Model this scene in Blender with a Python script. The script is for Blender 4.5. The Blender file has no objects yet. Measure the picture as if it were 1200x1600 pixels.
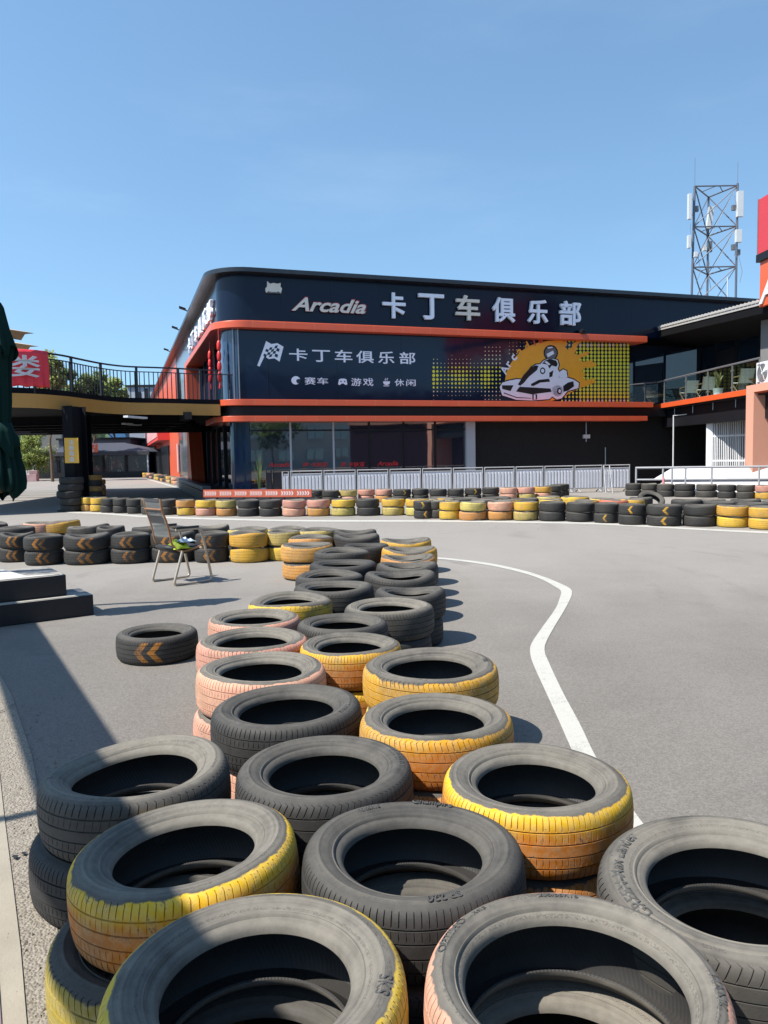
import bpy, math, random
import numpy as np
from mathutils import Vector, Matrix
R_ = math.radians
rnd = random.Random(7)
scene = bpy.context.scene
COL = scene.collection

# ---------------------------------------------------------------- camera, sky, sun, exposure
H_CAM, FPX, PITCH, ROLL = 1.48, 1200.0, R_(4.15), R_(0.985)
_f = np.array([0, math.cos(PITCH), -math.sin(PITCH)])
_r0 = np.array([1.0, 0, 0]); _u0 = np.array([0, math.sin(PITCH), math.cos(PITCH)])
_r = math.cos(ROLL)*_r0 - math.sin(ROLL)*_u0
_u = math.sin(ROLL)*_r0 + math.cos(ROLL)*_u0
CAM = np.array([0, 0, H_CAM])
cam = bpy.data.cameras.new('camera'); camo = bpy.data.objects.new('camera', cam); COL.objects.link(camo)
cam.sensor_fit = 'VERTICAL'; cam.sensor_height = 24; cam.lens = 24*FPX/1600
cam.clip_start = .05; cam.clip_end = 3000
M4 = Matrix(((_r[0], _u[0], -_f[0], 0), (_r[1], _u[1], -_f[1], 0), (_r[2], _u[2], -_f[2], H_CAM), (0, 0, 0, 1)))
camo.matrix_world = M4
scene.camera = camo

SUN_AZ, SUN_EL = 27.0, 54.0          # shadows run to +x, AZ degrees towards +y
sd = np.array([-math.cos(R_(SUN_AZ))*math.cos(R_(SUN_EL)), -math.sin(R_(SUN_AZ))*math.cos(R_(SUN_EL)), math.sin(R_(SUN_EL))])
w = bpy.data.worlds.new('World'); scene.world = w; w.use_nodes = True
nt = w.node_tree; bg = nt.nodes['Background']
sky = nt.nodes.new('ShaderNodeTexSky'); sky.sky_type = 'NISHITA'; sky.sun_disc = False
sky.sun_elevation = R_(SUN_EL); sky.sun_rotation = math.atan2(sd[0], sd[1])
sky.altitude = 100; sky.air_density = 1.2; sky.dust_density = .4; sky.ozone_density = 1.8
tcw = nt.nodes.new('ShaderNodeTexCoord'); sxw = nt.nodes.new('ShaderNodeSeparateXYZ'); cxw = nt.nodes.new('ShaderNodeCombineXYZ'); mzw = nt.nodes.new('ShaderNodeMath')
mzw.operation = 'MULTIPLY_ADD'; mzw.inputs[1].default_value = .95; mzw.inputs[2].default_value = .15       # thin, clear air: less glare low down
nt.links.new(tcw.outputs['Generated'], sxw.inputs[0]); nt.links.new(sxw.outputs[0], cxw.inputs[0]); nt.links.new(sxw.outputs[1], cxw.inputs[1]); nt.links.new(sxw.outputs[2], mzw.inputs[0]); nt.links.new(mzw.outputs[0], cxw.inputs[2]); nt.links.new(cxw.outputs[0], sky.inputs[0])
tnt = nt.nodes.new('ShaderNodeMix'); tnt.data_type = 'RGBA'; tnt.blend_type = 'MULTIPLY'; tnt.inputs[0].default_value = 1; tnt.inputs[7].default_value = (.92, 1.06, 1.05, 1)
nt.links.new(sky.outputs[0], tnt.inputs[6]); 
cm1 = nt.nodes.new('ShaderNodeMapping'); cm1.inputs['Scale'].default_value = (1.2, 1.2, 5.5); cm1.inputs['Rotation'].default_value = (.25, .1, .6); nt.links.new(tcw.outputs['Generated'], cm1.inputs[0])
cn1 = nt.nodes.new('ShaderNodeTexNoise'); cn1.inputs['Scale'].default_value = 1.7; cn1.inputs['Detail'].default_value = 6; cn1.inputs['Roughness'].default_value = .58; nt.links.new(cm1.outputs[0], cn1.inputs['Vector'])
cr1 = nt.nodes.new('ShaderNodeMapRange'); cr1.interpolation_type = 'SMOOTHSTEP'; cr1.inputs[1].default_value = .50; cr1.inputs[2].default_value = .80; cr1.inputs[4].default_value = .07; nt.links.new(cn1.outputs['Fac'], cr1.inputs[0])
cmx = nt.nodes.new('ShaderNodeMix'); cmx.data_type = 'RGBA'; cmx.inputs[7].default_value = (5.2, 6.0, 7.0, 1); nt.links.new(cr1.outputs[0], cmx.inputs[0]); nt.links.new(tnt.outputs[2], cmx.inputs[6]); nt.links.new(cmx.outputs[2], bg.inputs[0])
bg.inputs[1].default_value = .120          # the mix adds a little thin cirrus
sun = bpy.data.lights.new('sun', 'SUN'); suno = bpy.data.objects.new('sun', sun); COL.objects.link(suno)
sun.energy = 5.0; sun.angle = R_(.53); sun.color = (1, .945, .86)
suno.rotation_euler = Vector(sd).to_track_quat('Z', 'Y').to_euler()
suno.location = (0, 0, 30)
vs = scene.view_settings; vs.view_transform = 'Standard'; vs.look = 'None'; vs.gamma = 1; vs.exposure = .80
scene.cycles.max_bounces = 8; scene.cycles.transparent_max_bounces = 16
scene.cycles.caustics_reflective = False; scene.cycles.caustics_refractive = False

# ---------------------------------------------------------------- photo pixel -> place
def ray(px, py):
    return _f + (px-600)/FPX*_r + (800-py)/FPX*_u
def G(px, py, z=0.0):
    d = ray(px, py); t = (z-H_CAM)/d[2]; return CAM + d*t
def D(px, py, y):
    d = ray(px, py); return CAM + d*(y/d[1])
def PL(px, py, p, n):
    d = ray(px, py); t = np.dot(p-CAM, n)/np.dot(d, n); return CAM + d*t
def depth(p): return float(np.dot(np.asarray(p)-CAM, _f))

# ---------------------------------------------------------------- mesh building
class MB:
    def __init__(s): s.v = []; s.f = []; s.m = []
    def add(s, vs, fs, m=0):
        o = len(s.v); s.v += [tuple(map(float, p)) for p in vs]
        s.f += [tuple(i+o for i in f) for f in fs]; s.m += [m]*len(fs); return s
    def box(s, c, size, m=0, rz=0.0, ax=None):
        hx, hy, hz = [k/2 for k in size]
        pts = [np.array((x, y, z)) for x in (-hx, hx) for y in (-hy, hy) for z in (-hz, hz)]
        if ax is not None: A = np.array(ax).T; pts = [A@p for p in pts]
        elif rz: cr, sr = math.cos(rz), math.sin(rz); pts = [np.array((p[0]*cr-p[1]*sr, p[0]*sr+p[1]*cr, p[2])) for p in pts]
        c = np.array(c, float)
        return s.add([p+c for p in pts], [(0,1,3,2),(4,6,7,5),(0,4,5,1),(2,3,7,6),(0,2,6,4),(1,5,7,3)], m)
    def prism(s, poly, vec, m=0):
        n = len(poly); a = [np.array(p, float) for p in poly]; vec = np.array(vec, float); b = [p+vec for p in a]
        nn = sum((np.cross(a[i]-a[0], a[(i+1) % n]-a[0]) for i in range(n)), np.zeros(3))
        if np.dot(nn, vec) > 0: a = a[::-1]; b = b[::-1]
        fs = [tuple(range(n)), tuple(range(2*n-1, n-1, -1))]
        fs += [(i, i+n, (i+1) % n+n, (i+1) % n) for i in range(n)]
        return s.add(a+b, fs, m)
    def tube(s, pts, r, n=8, m=0, caps=True):
        P = [np.array(p, float) for p in pts]; rr = r if hasattr(r, '__len__') else [r]*len(P)
        vs = []; prev = None
        for i, p in enumerate(P):
            t = P[min(i+1, len(P)-1)]-P[max(i-1, 0)]; t = t/(np.linalg.norm(t)+1e-12)
            if prev is None:
                a = np.array((0, 0, 1.)) if abs(t[2]) < .9 else np.array((1., 0, 0))
                x = np.cross(a, t)
            else: x = prev-np.dot(prev, t)*t
            x /= np.linalg.norm(x)+1e-12; y = np.cross(t, x); prev = x
            for k in range(n):
                q = 2*math.pi*k/n; vs.append(p+rr[i]*(math.cos(q)*x+math.sin(q)*y))
        fs = []
        for i in range(len(P)-1):
            for k in range(n):
                fs.append((i*n+k, i*n+(k+1) % n, (i+1)*n+(k+1) % n, (i+1)*n+k))
        if caps: fs += [tuple(range(n-1, -1, -1)), tuple(range((len(P)-1)*n, len(P)*n))]
        return s.add(vs, fs, m)
    def lathe(s, prof, n=24, m=0, c=(0, 0, 0), sx=1, sy=1):
        vs = []; fs = []
        for k in range(n):
            q = 2*math.pi*k/n
            vs += [(c[0]+r*math.cos(q)*sx, c[1]+r*math.sin(q)*sy, c[2]+z) for r, z in prof]
        L = len(prof)
        for k in range(n):
            k2 = (k+1) % n
            for i in range(L-1): fs.append((k*L+i, k2*L+i, k2*L+i+1, k*L+i+1))
        return s.add(vs, fs, m)
    def quad(s, a, b, c, d, m=0): return s.add([a, b, c, d], [(0, 1, 2, 3)], m)
    def build(s, name, mats, parent=None, smooth=None, loc=None, bevel=0.0):
        me = bpy.data.meshes.new(name)
        v = s.v
        if loc is not None: v = [(p[0]-loc[0], p[1]-loc[1], p[2]-loc[2]) for p in v]
        me.from_pydata(v, [], s.f)
        mats = mats if isinstance(mats, (list, tuple)) else [mats]
        for mm in mats: me.materials.append(mm)
        me.polygons.foreach_set('material_index', s.m)
        if smooth is not None:
            me.polygons.foreach_set('use_smooth', [True]*len(s.f))
            me.set_sharp_from_angle(angle=R_(smooth))
        me.update()
        o = bpy.data.objects.new(name, me); COL.objects.link(o)
        if loc is not None: o.location = loc
        if parent is not None:
            o.parent = parent; o.matrix_parent_inverse = Matrix.Identity(4)
            o.location = Vector(o.location)-parent_loc(parent)
        if bevel:
            b = o.modifiers.new('bevel', 'BEVEL'); b.width = bevel; b.segments = 2; b.limit_method = 'ANGLE'
        return o
def parent_loc(p):
    l = Vector(p.location)
    while p.parent is not None: p = p.parent; l = l+Vector(p.location)
    return l
def thing(name, label, cat, loc=(0, 0, 0), group=None):
    o = bpy.data.objects.new(name, None); COL.objects.link(o); o.location = loc; o.empty_display_size = .2
    o['label'] = label; o['category'] = cat
    if group: o['group'] = group
    return o
def tag(o, label=None, cat=None, group=None, kind=None):
    if label: o['label'] = label
    if cat: o['category'] = cat
    if group: o['group'] = group
    if kind: o['kind'] = kind
    return o
def copy_tree(o, parent=None):
    c = o.copy(); COL.objects.link(c); c.parent = parent
    for ch in list(o.children): copy_tree(ch, c)
    return c

# ---------------------------------------------------------------- materials
class N:
    """a few words for node graphs"""
    def __init__(s, name):
        s.m = bpy.data.materials.new(name); s.m.use_nodes = True; s.t = s.m.node_tree
        s.p = s.t.nodes['Principled BSDF']; s.out = s.t.nodes['Material Output']
    def n(s, t, **k):
        a = s.t.nodes.new(t)
        for q, v in k.items(): setattr(a, q, v)
        return a
    def l(s, a, b): s.t.links.new(a, b)
    def put(s, x, sock):
        if isinstance(x, (int, float)): sock.default_value = x
        elif isinstance(x, (tuple, list)): sock.default_value = tuple(x) if len(x) == 4 or sock.type == 'VECTOR' else tuple(x)+(1,)
        else: s.l(x, sock)
    def math(s, op, a, b=0.0, c=0.0, clamp=False):
        k = s.n('ShaderNodeMath', operation=op, use_clamp=clamp)
        s.put(a, k.inputs[0]); s.put(b, k.inputs[1])
        if op in ('MULTIPLY_ADD', 'COMPARE', 'SMOOTH_MIN'): s.put(c, k.inputs[2])
        return k.outputs[0]
    def mix(s, fac, a, b, blend='MIX'):
        k = s.n('ShaderNodeMix', data_type='RGBA', blend_type=blend)
        s.put(fac, k.inputs[0]); s.put(a, k.inputs[6]); s.put(b, k.inputs[7]); return k.outputs[2]
    def coords(s, kind='Object'): return s.n('ShaderNodeTexCoord').outputs[kind]
    def xyz(s, v):
        k = s.n('ShaderNodeSeparateXYZ'); s.l(v, k.inputs[0]); return k.outputs
    def noise(s, scale, detail=4, rough=.55, vec=None, dist=0.0, out='Fac'):
        k = s.n('ShaderNodeTexNoise'); k.inputs['Scale'].default_value = scale; k.inputs['Detail'].default_value = detail
        k.inputs['Roughness'].default_value = rough; k.inputs['Distortion'].default_value = dist
        if vec is not None: s.l(vec, k.inputs['Vector'])
        return k.outputs[out]
    def mapping(s, vec, scale=(1, 1, 1), loc=(0, 0, 0), rot=(0, 0, 0)):
        k = s.n('ShaderNodeMapping'); s.l(vec, k.inputs[0]); k.inputs['Scale'].default_value = scale
        k.inputs['Location'].default_value = loc; k.inputs['Rotation'].default_value = rot; return k.outputs[0]
    def ramp(s, fac, stops):
        k = s.n('ShaderNodeValToRGB'); s.put(fac, k.inputs[0]); e = k.color_ramp.elements
        while len(e) < len(stops): e.new(.5)
        for q, (p, c) in zip(e, stops):
            q.position = p; q.color = (c, c, c, 1) if isinstance(c, (int, float)) else (tuple(c)+(1,))[:4]
        return k.outputs[0]
    def smooth(s, x, a, b):
        k = s.n('ShaderNodeMapRange', interpolation_type='SMOOTHSTEP'); s.put(x, k.inputs[0])
        k.inputs[1].default_value = a; k.inputs[2].default_value = b; return k.outputs[0]
    def bump(s, h, strength=.3, dist=.01, normal=None):
        k = s.n('ShaderNodeBump'); s.put(h, k.inputs['Height']); k.inputs['Strength'].default_value = strength
        k.inputs['Distance'].default_value = dist
        if normal is not None: s.l(normal, k.inputs['Normal'])
        s.l(k.outputs[0], s.p.inputs['Normal']); return k.outputs[0]
    def set(s, color=None, rough=None, metal=None, spec=None, **k):
        for x, q in ((color, 'Base Color'), (rough, 'Roughness'), (metal, 'Metallic'), (spec, 'Specular IOR Level')):
            if x is not None: s.put(x, s.p.inputs[q])
        for q, v in k.items(): s.put(v, s.p.inputs[q.replace('_', ' ')])
        return s.m
    def rand(s): return s.n('ShaderNodeObjectInfo').outputs['Random']

def plain(name, c, rough=.5, metal=0.0, var=.12, scale=3.0, bump=0.0, spec=None, dirt=0.0):
    """a painted/plastic/metal surface with a little unevenness and grime"""
    a = N(name); co = a.coords()
    n1 = a.noise(scale, 5, .6, co); n2 = a.noise(scale*9, 3, .6, co)
    lo = tuple(max(0, x*(1-var)) for x in c); hi = tuple(min(1, x*(1+var)) for x in c)
    col = a.mix(n1, lo, hi)
    if dirt:
        d = a.math('MULTIPLY', a.smooth(a.noise(scale*1.7, 6, .7, a.mapping(co, (1, 1, .35))), .5, .8), dirt)
        col = a.mix(d, col, (.12, .105, .09))
    a.set(col, a.math('MULTIPLY_ADD', n2, .18, rough-.09), metal, spec)
    if bump: a.bump(n2, bump, .01)
    return a.m

# ---- tyre rubber: slot 0 = liner, slot 1 = outside
def mat_liner():
    a = N('tyre_liner'); co = a.coords(); x, y, z = a.xyz(co)
    ang = a.math('ARCTAN2', x, y)
    ribs = a.math('SINE', a.math('MULTIPLY_ADD', ang, 160.0, a.math('MULTIPLY', z, 240.0)))
    n1 = a.noise(9, 5, .6, co)
    a.set(a.mix(n1, (.008, .008, .009), (.030, .028, .025)), .6)
    a.bump(a.math('MULTIPLY_ADD', ribs, .2, n1), .25, .004); return a.m
def mat_tyre(name, paint=None, paint2=None, dust=.5, chev=None, edge=.301, wear=.5):
    """paint: tread colour, paint2: colour of the lower tread, chev: colour of two painted chevrons"""
    a = N(name); co = a.coords(); x, y, z = a.xyz(co); rn = a.rand()
    off = a.n('ShaderNodeCombineXYZ'); a.l(a.math('MULTIPLY', rn, 37.0), off.inputs[0]); a.l(a.math('MULTIPLY', rn, 91.0), off.inputs[2])
    va = a.n('ShaderNodeVectorMath', operation='ADD'); a.l(co, va.inputs[0]); a.l(off.outputs[0], va.inputs[1]); cv = va.outputs[0]
    r = a.math('SQRT', a.math('ADD', a.math('MULTIPLY', x, x), a.math('MULTIPLY', y, y)))
    big = a.noise(5, 4, .6, cv); fine = a.noise(38, 4, .65, cv); grit = a.noise(190, 3, .7, cv)
    ang = a.math('ARCTAN2', x, a.math('MULTIPLY', y, -1.0))
    # grime streaks running round the sidewall: noise over radius only
    comb = a.n('ShaderNodeCombineXYZ'); a.l(a.math('MULTIPLY', r, 70.0), comb.inputs[0]); a.l(a.math('MULTIPLY', rn, 50.0), comb.inputs[1])
    rings = a.noise(1.6, 3, .6, comb.outputs[0])
    dustf = a.math('MULTIPLY_ADD', a.smooth(a.math('MULTIPLY_ADD', rings, .45, a.math('MULTIPLY', big, .75)), .27, .70), dust,
                   a.math('MULTIPLY', a.math('MULTIPLY_ADD', rn, .5, .2), dust*.3))
    dustf = a.math('MULTIPLY', dustf, a.math('MULTIPLY_ADD', a.smooth(r, .318, .27), .72, .28), clamp=True)
    rub = a.mix(fine, (.013, .013, .014), (.034, .034, .034))
    col = a.mix(dustf, rub, a.mix(fine, (.115, .104, .087), (.20, .182, .152)))
    col = a.mix(a.math('MULTIPLY', a.smooth(grit, .62, .78), .35), col, (.18, .165, .145))
    # moulded small print: two broken rings of raised marks
    cmb = a.n('ShaderNodeCombineXYZ'); a.l(a.math('MULTIPLY', ang, 30.0), cmb.inputs[0]); a.l(a.math('MULTIPLY', r, 260.0), cmb.inputs[1]); a.l(a.math('MULTIPLY', rn, 20.0), cmb.inputs[2])
    glyph = a.smooth(a.noise(1.6, 2, .6, cmb.outputs[0]), .50, .56)
    cm2 = a.n('ShaderNodeCombineXYZ'); a.l(ang, cm2.inputs[0]); a.l(a.math('MULTIPLY', rn, 77.0), cm2.inputs[1]); seg = a.smooth(a.noise(1.9, 1, .4, cm2.outputs[0]), .5, .54)
    rg_ = a.math('MAXIMUM', a.math('COMPARE', r, .2405, .0035), a.math('MULTIPLY', a.math('COMPARE', r, .279, .005), a.math('SUBTRACT', 1.0, seg)))
    small = a.math('MULTIPLY', a.math('MULTIPLY', glyph, seg), rg_); small = a.math('MAXIMUM', small, a.math('MULTIPLY', a.math('MULTIPLY', glyph, rg_), a.math('SUBTRACT', 1.0, seg)))
    col = a.mix(a.math('MULTIPLY', small, .45), col, (.035, .034, .032))
    rough = a.math('MULTIPLY_ADD', dustf, .2, .62)
    if paint:
        edgev = a.math('MULTIPLY_ADD', a.math('SUBTRACT', big, .5), .030, a.math('MULTIPLY_ADD', a.math('SUBTRACT', fine, .5), .016, edge))
        pm = a.smooth(a.math('SUBTRACT', r, edgev), -.0015, .0035)
        chips = a.smooth(a.math('MULTIPLY_ADD', fine, .6, a.math('MULTIPLY', grit, .4)), .69-.05*wear, .60-.05*wear)
        pm = a.math('MULTIPLY', pm, chips)
        hs = a.n('ShaderNodeHueSaturation'); hs.inputs['Color'].default_value = tuple(paint)+(1,)
        a.l(a.math('MULTIPLY_ADD', rn, .022, .489), hs.inputs['Hue']); a.l(a.math('MULTIPLY_ADD', rn, .25, .85), hs.inputs['Value'])
        pc = hs.outputs[0]
        if paint2:
            g = a.smooth(a.math('MULTIPLY_ADD', a.math('SUBTRACT', big, .5), .12, z), .085, .015)
            pc = a.mix(g, pc, tuple(paint2))
        pc = a.mix(a.math('MULTIPLY', a.smooth(big, .42, .70), .42), pc, (.17, .125, .075))
        pc = a.mix(a.math('MULTIPLY', a.smooth(fine, .35, .65), .16), pc, (.6, .53, .36))
        col = a.mix(pm, col, pc)
    if chev:
        uu = a.math('MULTIPLY', ang, .32); v = a.math('ABSOLUTE', z)
        uw = a.math('MULTIPLY_ADD', a.math('SUBTRACT', fine, .5), .03, uu)
        m = None
        for u0 in ((-.085, .025) if chev[1] == 2 else (-.03,)):
            k = a.math('ABSOLUTE', a.math('SUBTRACT', a.math('MULTIPLY_ADD', v, -.85*chev[2], uw), u0))
            q = a.smooth(k, .030, .024); m = q if m is None else a.math('MAXIMUM', m, q)
        m = a.math('MULTIPLY', m, a.math('MULTIPLY', a.smooth(v, .078, .072), a.smooth(r, .300, .306)))
        m = a.math('MULTIPLY', m, a.math('MULTIPLY', a.smooth(a.math('MULTIPLY_ADD', grit, .5, a.math('MULTIPLY', big, .5)), .60, .46), .92))
        col = a.mix(m, col, chev[0])
    a.set(col, rough, 0, .22)
    h = a.math('MULTIPLY_ADD', small, .5, a.math('MULTIPLY_ADD', fine, .5, a.math('MULTIPLY', grit, .25)))
    a.bump(h, .26, .006); return a.m
ORD0 = ['first','second','third','fourth','fifth','sixth','seventh','eighth','ninth','tenth','eleventh','twelfth','thirteenth']
T_LINER = mat_liner()
TM = {
 'K': mat_tyre('tyre_black_rubber', dust=.42), 'G': mat_tyre('tyre_dusty_rubber', dust=.95),
 'D': mat_tyre('tyre_dark_rubber', dust=.22),
 'Y': mat_tyre('tyre_yellow_paint', (.52, .295, .022), dust=.75), 'O': mat_tyre('tyre_yellow_over_orange', (.55, .305, .014), (.43, .135, .012), dust=.8, edge=.297),
 'A': mat_tyre('tyre_yellow_rim_paint', (.52, .34, .03), dust=.85, edge=.291), 'T': mat_tyre('tyre_orange_paint', (.47, .21, .045), dust=.7), 'L': mat_tyre('tyre_faded_yellow_paint', (.43, .34, .09), dust=.8, wear=1.1),
 'V': mat_tyre('tyre_olive_paint', (.30, .235, .03), dust=.35),
 'P': mat_tyre('tyre_pink_paint', (.50, .235, .175), dust=.85, edge=.296), 'R': mat_tyre('tyre_coral_paint', (.50, .13, .075), dust=.8),
 'C': mat_tyre('tyre_orange_chevrons', dust=.4, chev=((.36, .15, .03), 2, 1)), 'c': mat_tyre('tyre_yellow_chevron_left', dust=.4, chev=((.5, .28, .035), 1, 1)),
 'r': mat_tyre('tyre_yellow_chevron_right', dust=.4, chev=((.5, .31, .04), 1, -1)),
}
TNAME = {'K': 'black', 'G': 'dusty grey', 'D': 'dark black', 'Y': 'yellow', 'O': 'yellow and orange', 'A': 'yellow rimmed', 'T': 'orange', 'L': 'faded yellow',
         'V': 'olive yellow', 'P': 'pink', 'R': 'coral', 'C': 'chevron-painted black', 'c': 'yellow-chevron black', 'r': 'yellow-chevron black'}

# ---------------------------------------------------------------- tyres
TR, TW = .32, .105
LOWP = {}
TOP = [(.198, .056), (.1995, .066), (.205, .0745), (.213, .0795), (.2215, .0825), (.2245, .0885), (.228, .0915), (.2315, .0905),
       (.2375, .0940), (.247, .0985), (.258, .1018), (.266, .1035), (.2675, .1048), (.2715, .1050), (.2735, .1035), (.284, .1022), (.2925, .0990),
       (.3005, .0940), (.3065, .0880), (.3110, .0805), (.3140, .0725)]
CROWN = [(.3158, .0640), (.3168, .0560), (.3120, .0556), (.3120, .0514), (.3176, .0510), (.3190, .0330), (.3196, .0208), (.3145, .0204), (.3145, .0164), (.3200, .0160)]
def side_z(r):
    a = [p for p in TOP if p[0] >= .2]
    return float(np.interp(r, [p[0] for p in a], [p[1] for p in a]))
def tyre_mesh(name, segs=None, pitches=0, skew=.0, oval=0.0, ophi=0.0, saddle=0.0, sphi=0.0, dip=0.0, dphi=0.0, rib=True, lo=False, low=1.0):
    half = TOP+CROWN
    if lo: half = [half[i] for i in (0, 2, 4, 6, 8, 10, 12, 15, 17, 19, 20, 22, 23, 24, 25, 27, 28, 29, 30)]
    outer = half+[(r, -z) for r, z in reversed(half)]
    inner = [(.2035, -.054), (.216, -.074), (.250, -.0935), (.285, -.088), (.301, -.062), (.306, -.02), (.306, .02), (.301, .062), (.285, .088), (.250, .0935), (.216, .074), (.2035, .054)]
    lowp = lambda r: .3065-(.3065-r)*low if r < .3065 else r      # low-profile tyres: shorter sidewall, wider hole
    outer = [(lowp(r), z) for r, z in outer]; inner = [(lowp(r), z) for r, z in inner]
    prof = outer+inner; L = len(prof); LO = len(outer)
    if pitches:
        base = [(0, 0), (.40, 0), (.43, 1), (.53, 1), (.56, 0)]
        th = [((k+b)/pitches*2*math.pi, s) for k in range(pitches) for b, s in base]
    else: th = [(2*math.pi*k/segs, 0) for k in range(segs)]
    V = []; nT = len(th)
    for t, cut in th:
        for i, (r, z) in enumerate(prof):
            q = t
            if i < LO and r > .3035:
                az = abs(z)
                if pitches:
                    q = t+skew*(az-.06)*(1 if z > 0 else -1)*6
                    if cut and .0575 < az < .0885: r = r-.0042
                    elif cut and rib and .024 < az < .0485 and r > .3165: r = r-.002
            k = 1+oval*math.cos(2*(q-ophi))
            zz = z
            if z > 0 or i >= LO:
                f = max(0, z)/TW
                zz = z+f*saddle*math.cos(2*(q-sphi))
                dd = math.cos(q-dphi)
                if dip and dd > 0: zz -= f*dip*dd**4*max(0, (.32-r))/.12
            V.append((r*k*math.cos(q), r*k*math.sin(q), zz))
    F = []; MI = []
    for a in range(nT):
        b = (a+1) % nT
        for i in range(L):
            j = (i+1) % L
            F.append((a*L+i, b*L+i, b*L+j, a*L+j)[::-1]); MI.append(0 if (i >= LO-1) else 1)
    me = bpy.data.meshes.new(name); me.from_pydata(V, [], F)
    me.materials.append(T_LINER); me.materials.append(TM['K'])
    me.polygons.foreach_set('material_index', MI); me.polygons.foreach_set('use_smooth', [True]*len(F))
    me.set_sharp_from_angle(angle=R_(38)); me.update(); LOWP[me.name] = low; return me
HI = [tyre_mesh('tyre_near', pitches=92, skew=.05, oval=.012, ophi=.4), tyre_mesh('tyre_near', pitches=84, skew=-.18, oval=.02, ophi=1.7, saddle=.004),
      tyre_mesh('tyre_near', pitches=104, skew=0, oval=.006, saddle=.005, sphi=1), tyre_mesh('tyre_near', pitches=88, skew=.22, oval=.015, ophi=2.4, rib=False),
      tyre_mesh('tyre_near', pitches=100, skew=.02, oval=.01, ophi=.9, low=.70), tyre_mesh('tyre_near', pitches=76, skew=.12, oval=.018, ophi=2.0, saddle=.009, sphi=.6, dip=.012, dphi=2.2, low=.90)]
MID = [tyre_mesh('tyre_mid', pitches=66, skew=.3, oval=.02, ophi=.2, lo=True, saddle=.006), tyre_mesh('tyre_mid', pitches=60, skew=-.3, oval=.03, ophi=1.2, lo=True, saddle=-.010, sphi=.3),
       tyre_mesh('tyre_mid', pitches=70, skew=.1, lo=True, saddle=.018, sphi=.1, dip=.025, dphi=1.6), tyre_mesh('tyre_mid', pitches=64, skew=0, lo=True, saddle=.014, sphi=.0, dip=.03, dphi=1.5, oval=.03)]
FAR = [tyre_mesh('tyre_far', segs=44, lo=True, oval=.015), tyre_mesh('tyre_far', segs=44, lo=True, oval=.03, ophi=1, saddle=.008), tyre_mesh('tyre_far', segs=44, lo=True, saddle=-.008, sphi=.5)]
N_TYRE = [0]
_used = {}
def tyre(x, y, z, R, col, label, W=.21, lod=FAR, var=None, rz=None, tilt=(0, 0), group='tyres of the kart track barriers'):
    """z: underside height"""
    me = lod[rnd.randrange(len(lod)) if var is None else var]
    key = (me.name, col)
    if key not in _used:                         # one mesh per shape and colour, shared by its copies
        m2 = me.copy(); m2.materials[1] = TM[col]; _used[key] = m2; LOWP[m2.name] = LOWP[me.name]
    o = bpy.data.objects.new('tyre', _used[key]); COL.objects.link(o)
    s = R/TR; o.scale = (s, s, W/(2*TW))
    o.location = (x, y, z+W/2)
    a = rnd.uniform(0, 6.28) if rz is None else rz
    o.rotation_euler = (R_(tilt[0]), R_(tilt[1]), a)
    o['label'] = label; o['category'] = 'tyre'; o['group'] = group
    N_TYRE[0] += 1; return o

# text as mesh data: (verts in 0..1 box, depth), faces, aspect
_txt = {}
def text_data(s, offset=0.0, shear=0.0, res=3, box=None):
    key = (s, offset, shear)
    if key in _txt: return _txt[key]
    c = bpy.data.curves.new('text', 'FONT'); c.body = s; c.offset = offset; c.shear = shear; c.resolution_u = res; c.extrude = .05
    c.fill_mode = 'BOTH'
    o = bpy.data.objects.new('text', c); COL.objects.link(o)
    dg = bpy.context.evaluated_depsgraph_get(); ev = o.evaluated_get(dg); me = ev.to_mesh()
    V = np.array([tuple(v.co) for v in me.vertices]) if len(me.vertices) else np.zeros((0, 3)); F = [tuple(p.vertices) for p in me.polygons]
    ev.to_mesh_clear(); bpy.data.objects.remove(o); bpy.data.curves.remove(c)
    mn, mx = V.min(0), V.max(0)
    asp = (mx[0]-mn[0])/(mx[1]-mn[1])
    V = (V-mn)/(mx-mn+1e-9)
    _txt[key] = (V, F, asp); return _txt[key]
def sidewall_text(parent_tyre, s, ang_mid, r0, r1, spacing=1.0, mat=None):
    """raised letters round the sidewall, tops outwards, read clockwise from above"""
    V, F, asp = text_data(s, .002)
    lw = LOWP[parent_tyre.data.name]; lwp = lambda r: .3065-(.3065-r)*lw
    hgt = r1-r0; rm = (r0+r1)/2; span = asp*hgt/rm*spacing
    mb = MB(); vs = []
    for x, y, z in V:
        r = r0+y*hgt; t = ang_mid+span*(.5-x)
        vs.append((lwp(r)*math.cos(t), lwp(r)*math.sin(t), side_z(r)-.001+z*.0030))
    mb.add(vs, F); o = mb.build('sidewall_lettering', mat or RUBBER_LETTER)
    o.parent = parent_tyre; o.rotation_euler = (0, 0, -parent_tyre.rotation_euler[2]); return o
RUBBER_LETTER = plain('rubber_lettering', (.062, .060, .056), .55, 0, .3, 30)

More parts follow.
